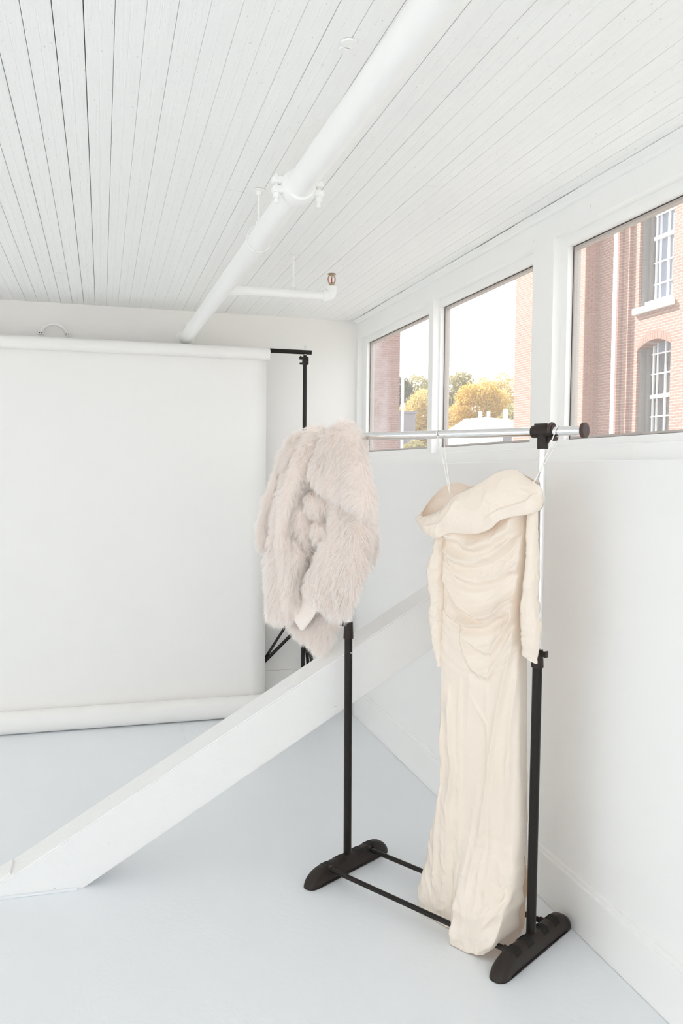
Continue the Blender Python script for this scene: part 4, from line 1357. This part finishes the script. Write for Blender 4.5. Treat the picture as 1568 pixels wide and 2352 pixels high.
mw = mill_window(7.9, 10.62, True, 'mill_window')
mw2 = mill_window(11.40, 14.5, False, 'mill_window')
mbox('window_sill', (XD - 0.10, WNEAR - 0.10, 11.26), (XD + 0.32, WFAR + 0.10, 11.40), M['ext_white'])
mbox('window_sill', (XD + 0.05, WNEAR, 11.40), (XD + 0.33, WFAR - 0.18, 11.52), M['ext_white'])
tube('downpipe', [(XB_ - 0.08, 17.73, Z0), (XB_ - 0.08, 17.73, Z1)], 0.052, M['downpipe'], mill, 16)

# far brick block with weathered face seen in the far window
far = tag(empty('brick_block', (0, 0, -6)), 'weathered red brick building in shade at the left edge of the far window', 'building')
box('wall', (1.8, 23.6, 0), (8.62, 24.5, 12.8), M['brick_far'], far)
box('cornice', (1.7, 23.5, 12.8), (8.72, 24.6, 13.0), M['ext_white'], far)
tube('downpipe', [(8.70, 23.55, 0), (8.70, 23.55, 12.8)], 0.045, M['downpipe'], far, 12)
tube('pipe_bracket', [(8.70, 23.55, 9.4), (8.70, 23.55, 9.52)], 0.065, M['ext_white'], far, 12)

# ground rising to a hillside
vs, fs = [], []
gy = [-60, 10, 30, 40, 47, 60, 75, 100, 160]
gz = [-6, -6, -6, -1.0, 1.7, 2.5, 3.9, 5.0, 6.0]
gx = [-90, -30, 0, 15, 30, 60, 120]
for y, z in zip(gy, gz):
    for x in gx:
        vs.append((x, y, z))
for j in range(len(gy) - 1):
    for i in range(len(gx) - 1):
        a = j * len(gx) + i
        fs.append((a, a + 1, a + len(gx) + 1, a + len(gx)))
g = mesh_obj('ground', vs, fs, M['ground'])
tag(g, kind='structure')


def tree(name, label, loc, blobs, m, n_leaf, size, cat='tree', group=None, trunk=True):
    t = tag(empty(name, loc), label, cat, group)
    r = np.random.default_rng(abs(hash(label)) % 1 + int(abs(loc[0]) * 97 + len(label)))
    vs, fs = [], []
    wts = np.array([b[3] ** 2 for b in blobs], float)
    cnt = (wts / wts.sum() * n_leaf).astype(int)
    for (bx, by, bz, br), c in zip(blobs, cnt):
        d = r.normal(0, 1, (c, 3))
        d /= np.linalg.norm(d, axis=1, keepdims=True)
        rad = br * (0.72 + 0.34 * r.random(c)) * (1 + 0.16 * vnoise(d * 2.3 + bx, 1.6))
        p = d * rad[:, None] * [1, 1, 0.92] + [bx, by, bz]
        a1 = r.normal(0, 1, (c, 3))
        a1 /= np.linalg.norm(a1, axis=1, keepdims=True)
        a2 = np.cross(a1, r.normal(0, 1, (c, 3)))
        a2 /= np.linalg.norm(a2, axis=1, keepdims=True)
        s = size * (0.6 + 0.8 * r.random(c))[:, None]
        q = np.stack([p - a1 * s, p - a2 * s * 0.6, p + a1 * s, p + a2 * s * 0.6], 1)
        base = len(vs)
        vs.extend(q.reshape(-1, 3).tolist())
        fs.extend([(base + 4 * k, base + 4 * k + 1, base + 4 * k + 2, base + 4 * k + 3) for k in range(c)])
    fo = mesh_obj('foliage', vs, fs, m, t)
    fo['kind'] = 'stuff'
    if trunk:
        topz = max(b[2] for b in blobs)
        bmx = bmesh.new()
        add_tube(bmx, [(0, 0, 0), (0.1, 0, topz * 0.4), (0.0, 0.1, topz * 0.8)], [0.28, 0.2, 0.08], 8)
        for b in blobs[:5]:
            add_tube(bmx, [(0.05, 0, topz * 0.45), (b[0] * 0.6, b[1] * 0.6, b[2] * 0.9), (b[0], b[1], b[2])], [0.1, 0.06, 0.02], 5)
        bm_obj('trunk', bmx, M['bark'], t, True)
    return t


# hillside planting about 50-75 m away
tree('maple_tree', 'big golden autumn tree in the middle of the centre window view', (28.9, 61.0, 2.6), [(0, 0, 4.0, 1.9), (-1.5, 0, 2.8, 1.5), (1.5, 0, 4.4, 1.3), (-0.3, 0, 2.0, 1.6), (2.0, 0, 2.9, 1.2), (0.7, 0, 5.1, 1.1), (-2.3, 0, 1.6, 1.1), (-0.7, 0, 5.0, 1.0)],
     M['leaf_yellow'], 20000, 0.085)
tree('oak_tree', 'olive coloured tree left of the golden tree in the centre window', (28.4, 65.3, 3.0), [(0, 0, 3.8, 1.7), (0.5, 0, 5.6, 1.2), (-0.7, 0, 2.3, 1.6), (1.1, 0, 6.2, 0.9), (-0.9, 0, 4.7, 0.9)], M['leaf_olive'], 11000, 0.085)
tree('pale_tree', 'thin pale yellow tree top showing behind the golden tree', (36.0, 71.3, 3.8), [(0, 0, 4.8, 1.5), (1.2, 0, 5.6, 1.2), (-1.3, 0, 5.4, 1.3), (1.5, 0, 3.6, 1.3), (0.3, 0, 6.4, 0.8)], M['leaf_pale'], 5000, 0.085)
tree('poplar_tree', 'grey-green tree beside the white house at the right of the centre window', (29.2, 56.4, 2.2), [(0, 0, 2.6, 1.2), (0.7, 0, 3.5, 1.0), (-0.9, 0, 2.0, 1.0)], M['leaf_olive'], 6000, 0.08)
tree('golden_tree', 'rounded pale golden tree seen in the far window', (22.7, 58.4, 2.4), [(0, 0, 3.2, 1.4), (0.9, 0, 2.0, 1.3), (0.8, 0, 4.1, 1.3), (-0.7, 0, 2.2, 1.0), (1.1, 0, 0.8, 1.2)], M['leaf_pale'], 13000, 0.08)
tree('hill_tree', 'dull green tree top behind the rounded golden tree in the far window', (30.8, 79.1, 4.0), [(0, 0, 5.8, 1.6), (1.3, 0, 5.2, 1.5), (-1.4, 0, 5.2, 1.3)], M['leaf_olive'], 7000, 0.085)
tree('dark_tree', 'dark green tree at the corner of the brick building in the far window', (22.9, 62.5, 2.8), [(0, 0, 3.4, 1.1), (-0.1, 0, 5.3, 1.0), (0.1, 0, 2.0, 1.1)], M['leaf_dark'], 7000, 0.085)
tree('bush', 'dull green bush at the foot of the far window view', (18.9, 48.8, 1.6), [(0, 0, 1.1, 0.8), (0.6, 0, 0.8, 0.7), (-0.6, 0, 0.8, 0.6)], M['leaf_olive'], 5000, 0.06, cat='bush', trunk=False)
tree('hedge', 'low yellow-green bush in front of the white house', (22.3, 47.8, 1.6), [(0, 0, 1.0, 0.6), (0.7, 0, 0.8, 0.5), (-0.6, 0, 0.9, 0.5)], M['leaf_pale'], 4000, 0.06, cat='bush', trunk=False)
tree('shrub', 'small golden shrub at the right foot of the white house', (24.3, 47.3, 1.6), [(0, 0, 1.2, 0.6), (0.5, 0, 0.9, 0.5)], M['leaf_yellow'], 3000, 0.06, cat='bush', trunk=False)

hs = tag(empty('white_house', (24.2, 50.4, 1.75)), 'low white roofed house among the autumn trees in the centre window', 'house')
HS = [(-1.05, 0, 2.45), (0.45, 0, 3.40), (2.6, 0, 3.25), (2.6, 0, 2.45)]
bm = bmesh.new()
a = [bm.verts.new((x, 0, z)) for x, y, z in HS]
b = [bm.verts.new((x, 3.6, z + 0.1)) for x, y, z in HS]
bm.faces.new(a)
bm.faces.new(b[::-1])
for i in range(4):
    bm.faces.new((a[i], b[i], b[(i + 1) % 4], a[(i + 1) % 4]))
bm_obj('roof', bm, M['roof_white'], hs)
box('wall', (-0.85, 0.15, 0), (2.45, 3.4, 2.46), M['roof_white'], hs)
for x in (0.35, 0.95):
    box('vent', (x - 0.08, 0.8, 3.2), (x + 0.08, 1.0, 3.85), M['ext_white'], hs)
box('chimney', (2.0, 0.6, 3.1), (2.25, 0.85, 4.0), M['ext_white'], hs)
box('window', (1.7, 0.08, 1.65), (2.3, 0.16, 2.3), M['siding'], hs)
sdv = tag(empty('grey_shed', (19.9, 54.7, 1.9)), 'grey violet shed beside the brick building in the far window', 'shed')
box('wall', (-1.4, 0, 0), (1.3, 2.2, 3.7), M['siding'], sdv)
box('roof', (-1.5, -0.12, 3.7), (1.4, 2.3, 3.82), M['siding'], sdv)
box('porch_roof', (-1.0, -0.8, 1.0), (0.0, 0.0, 1.15), M['ext_white'], sdv)
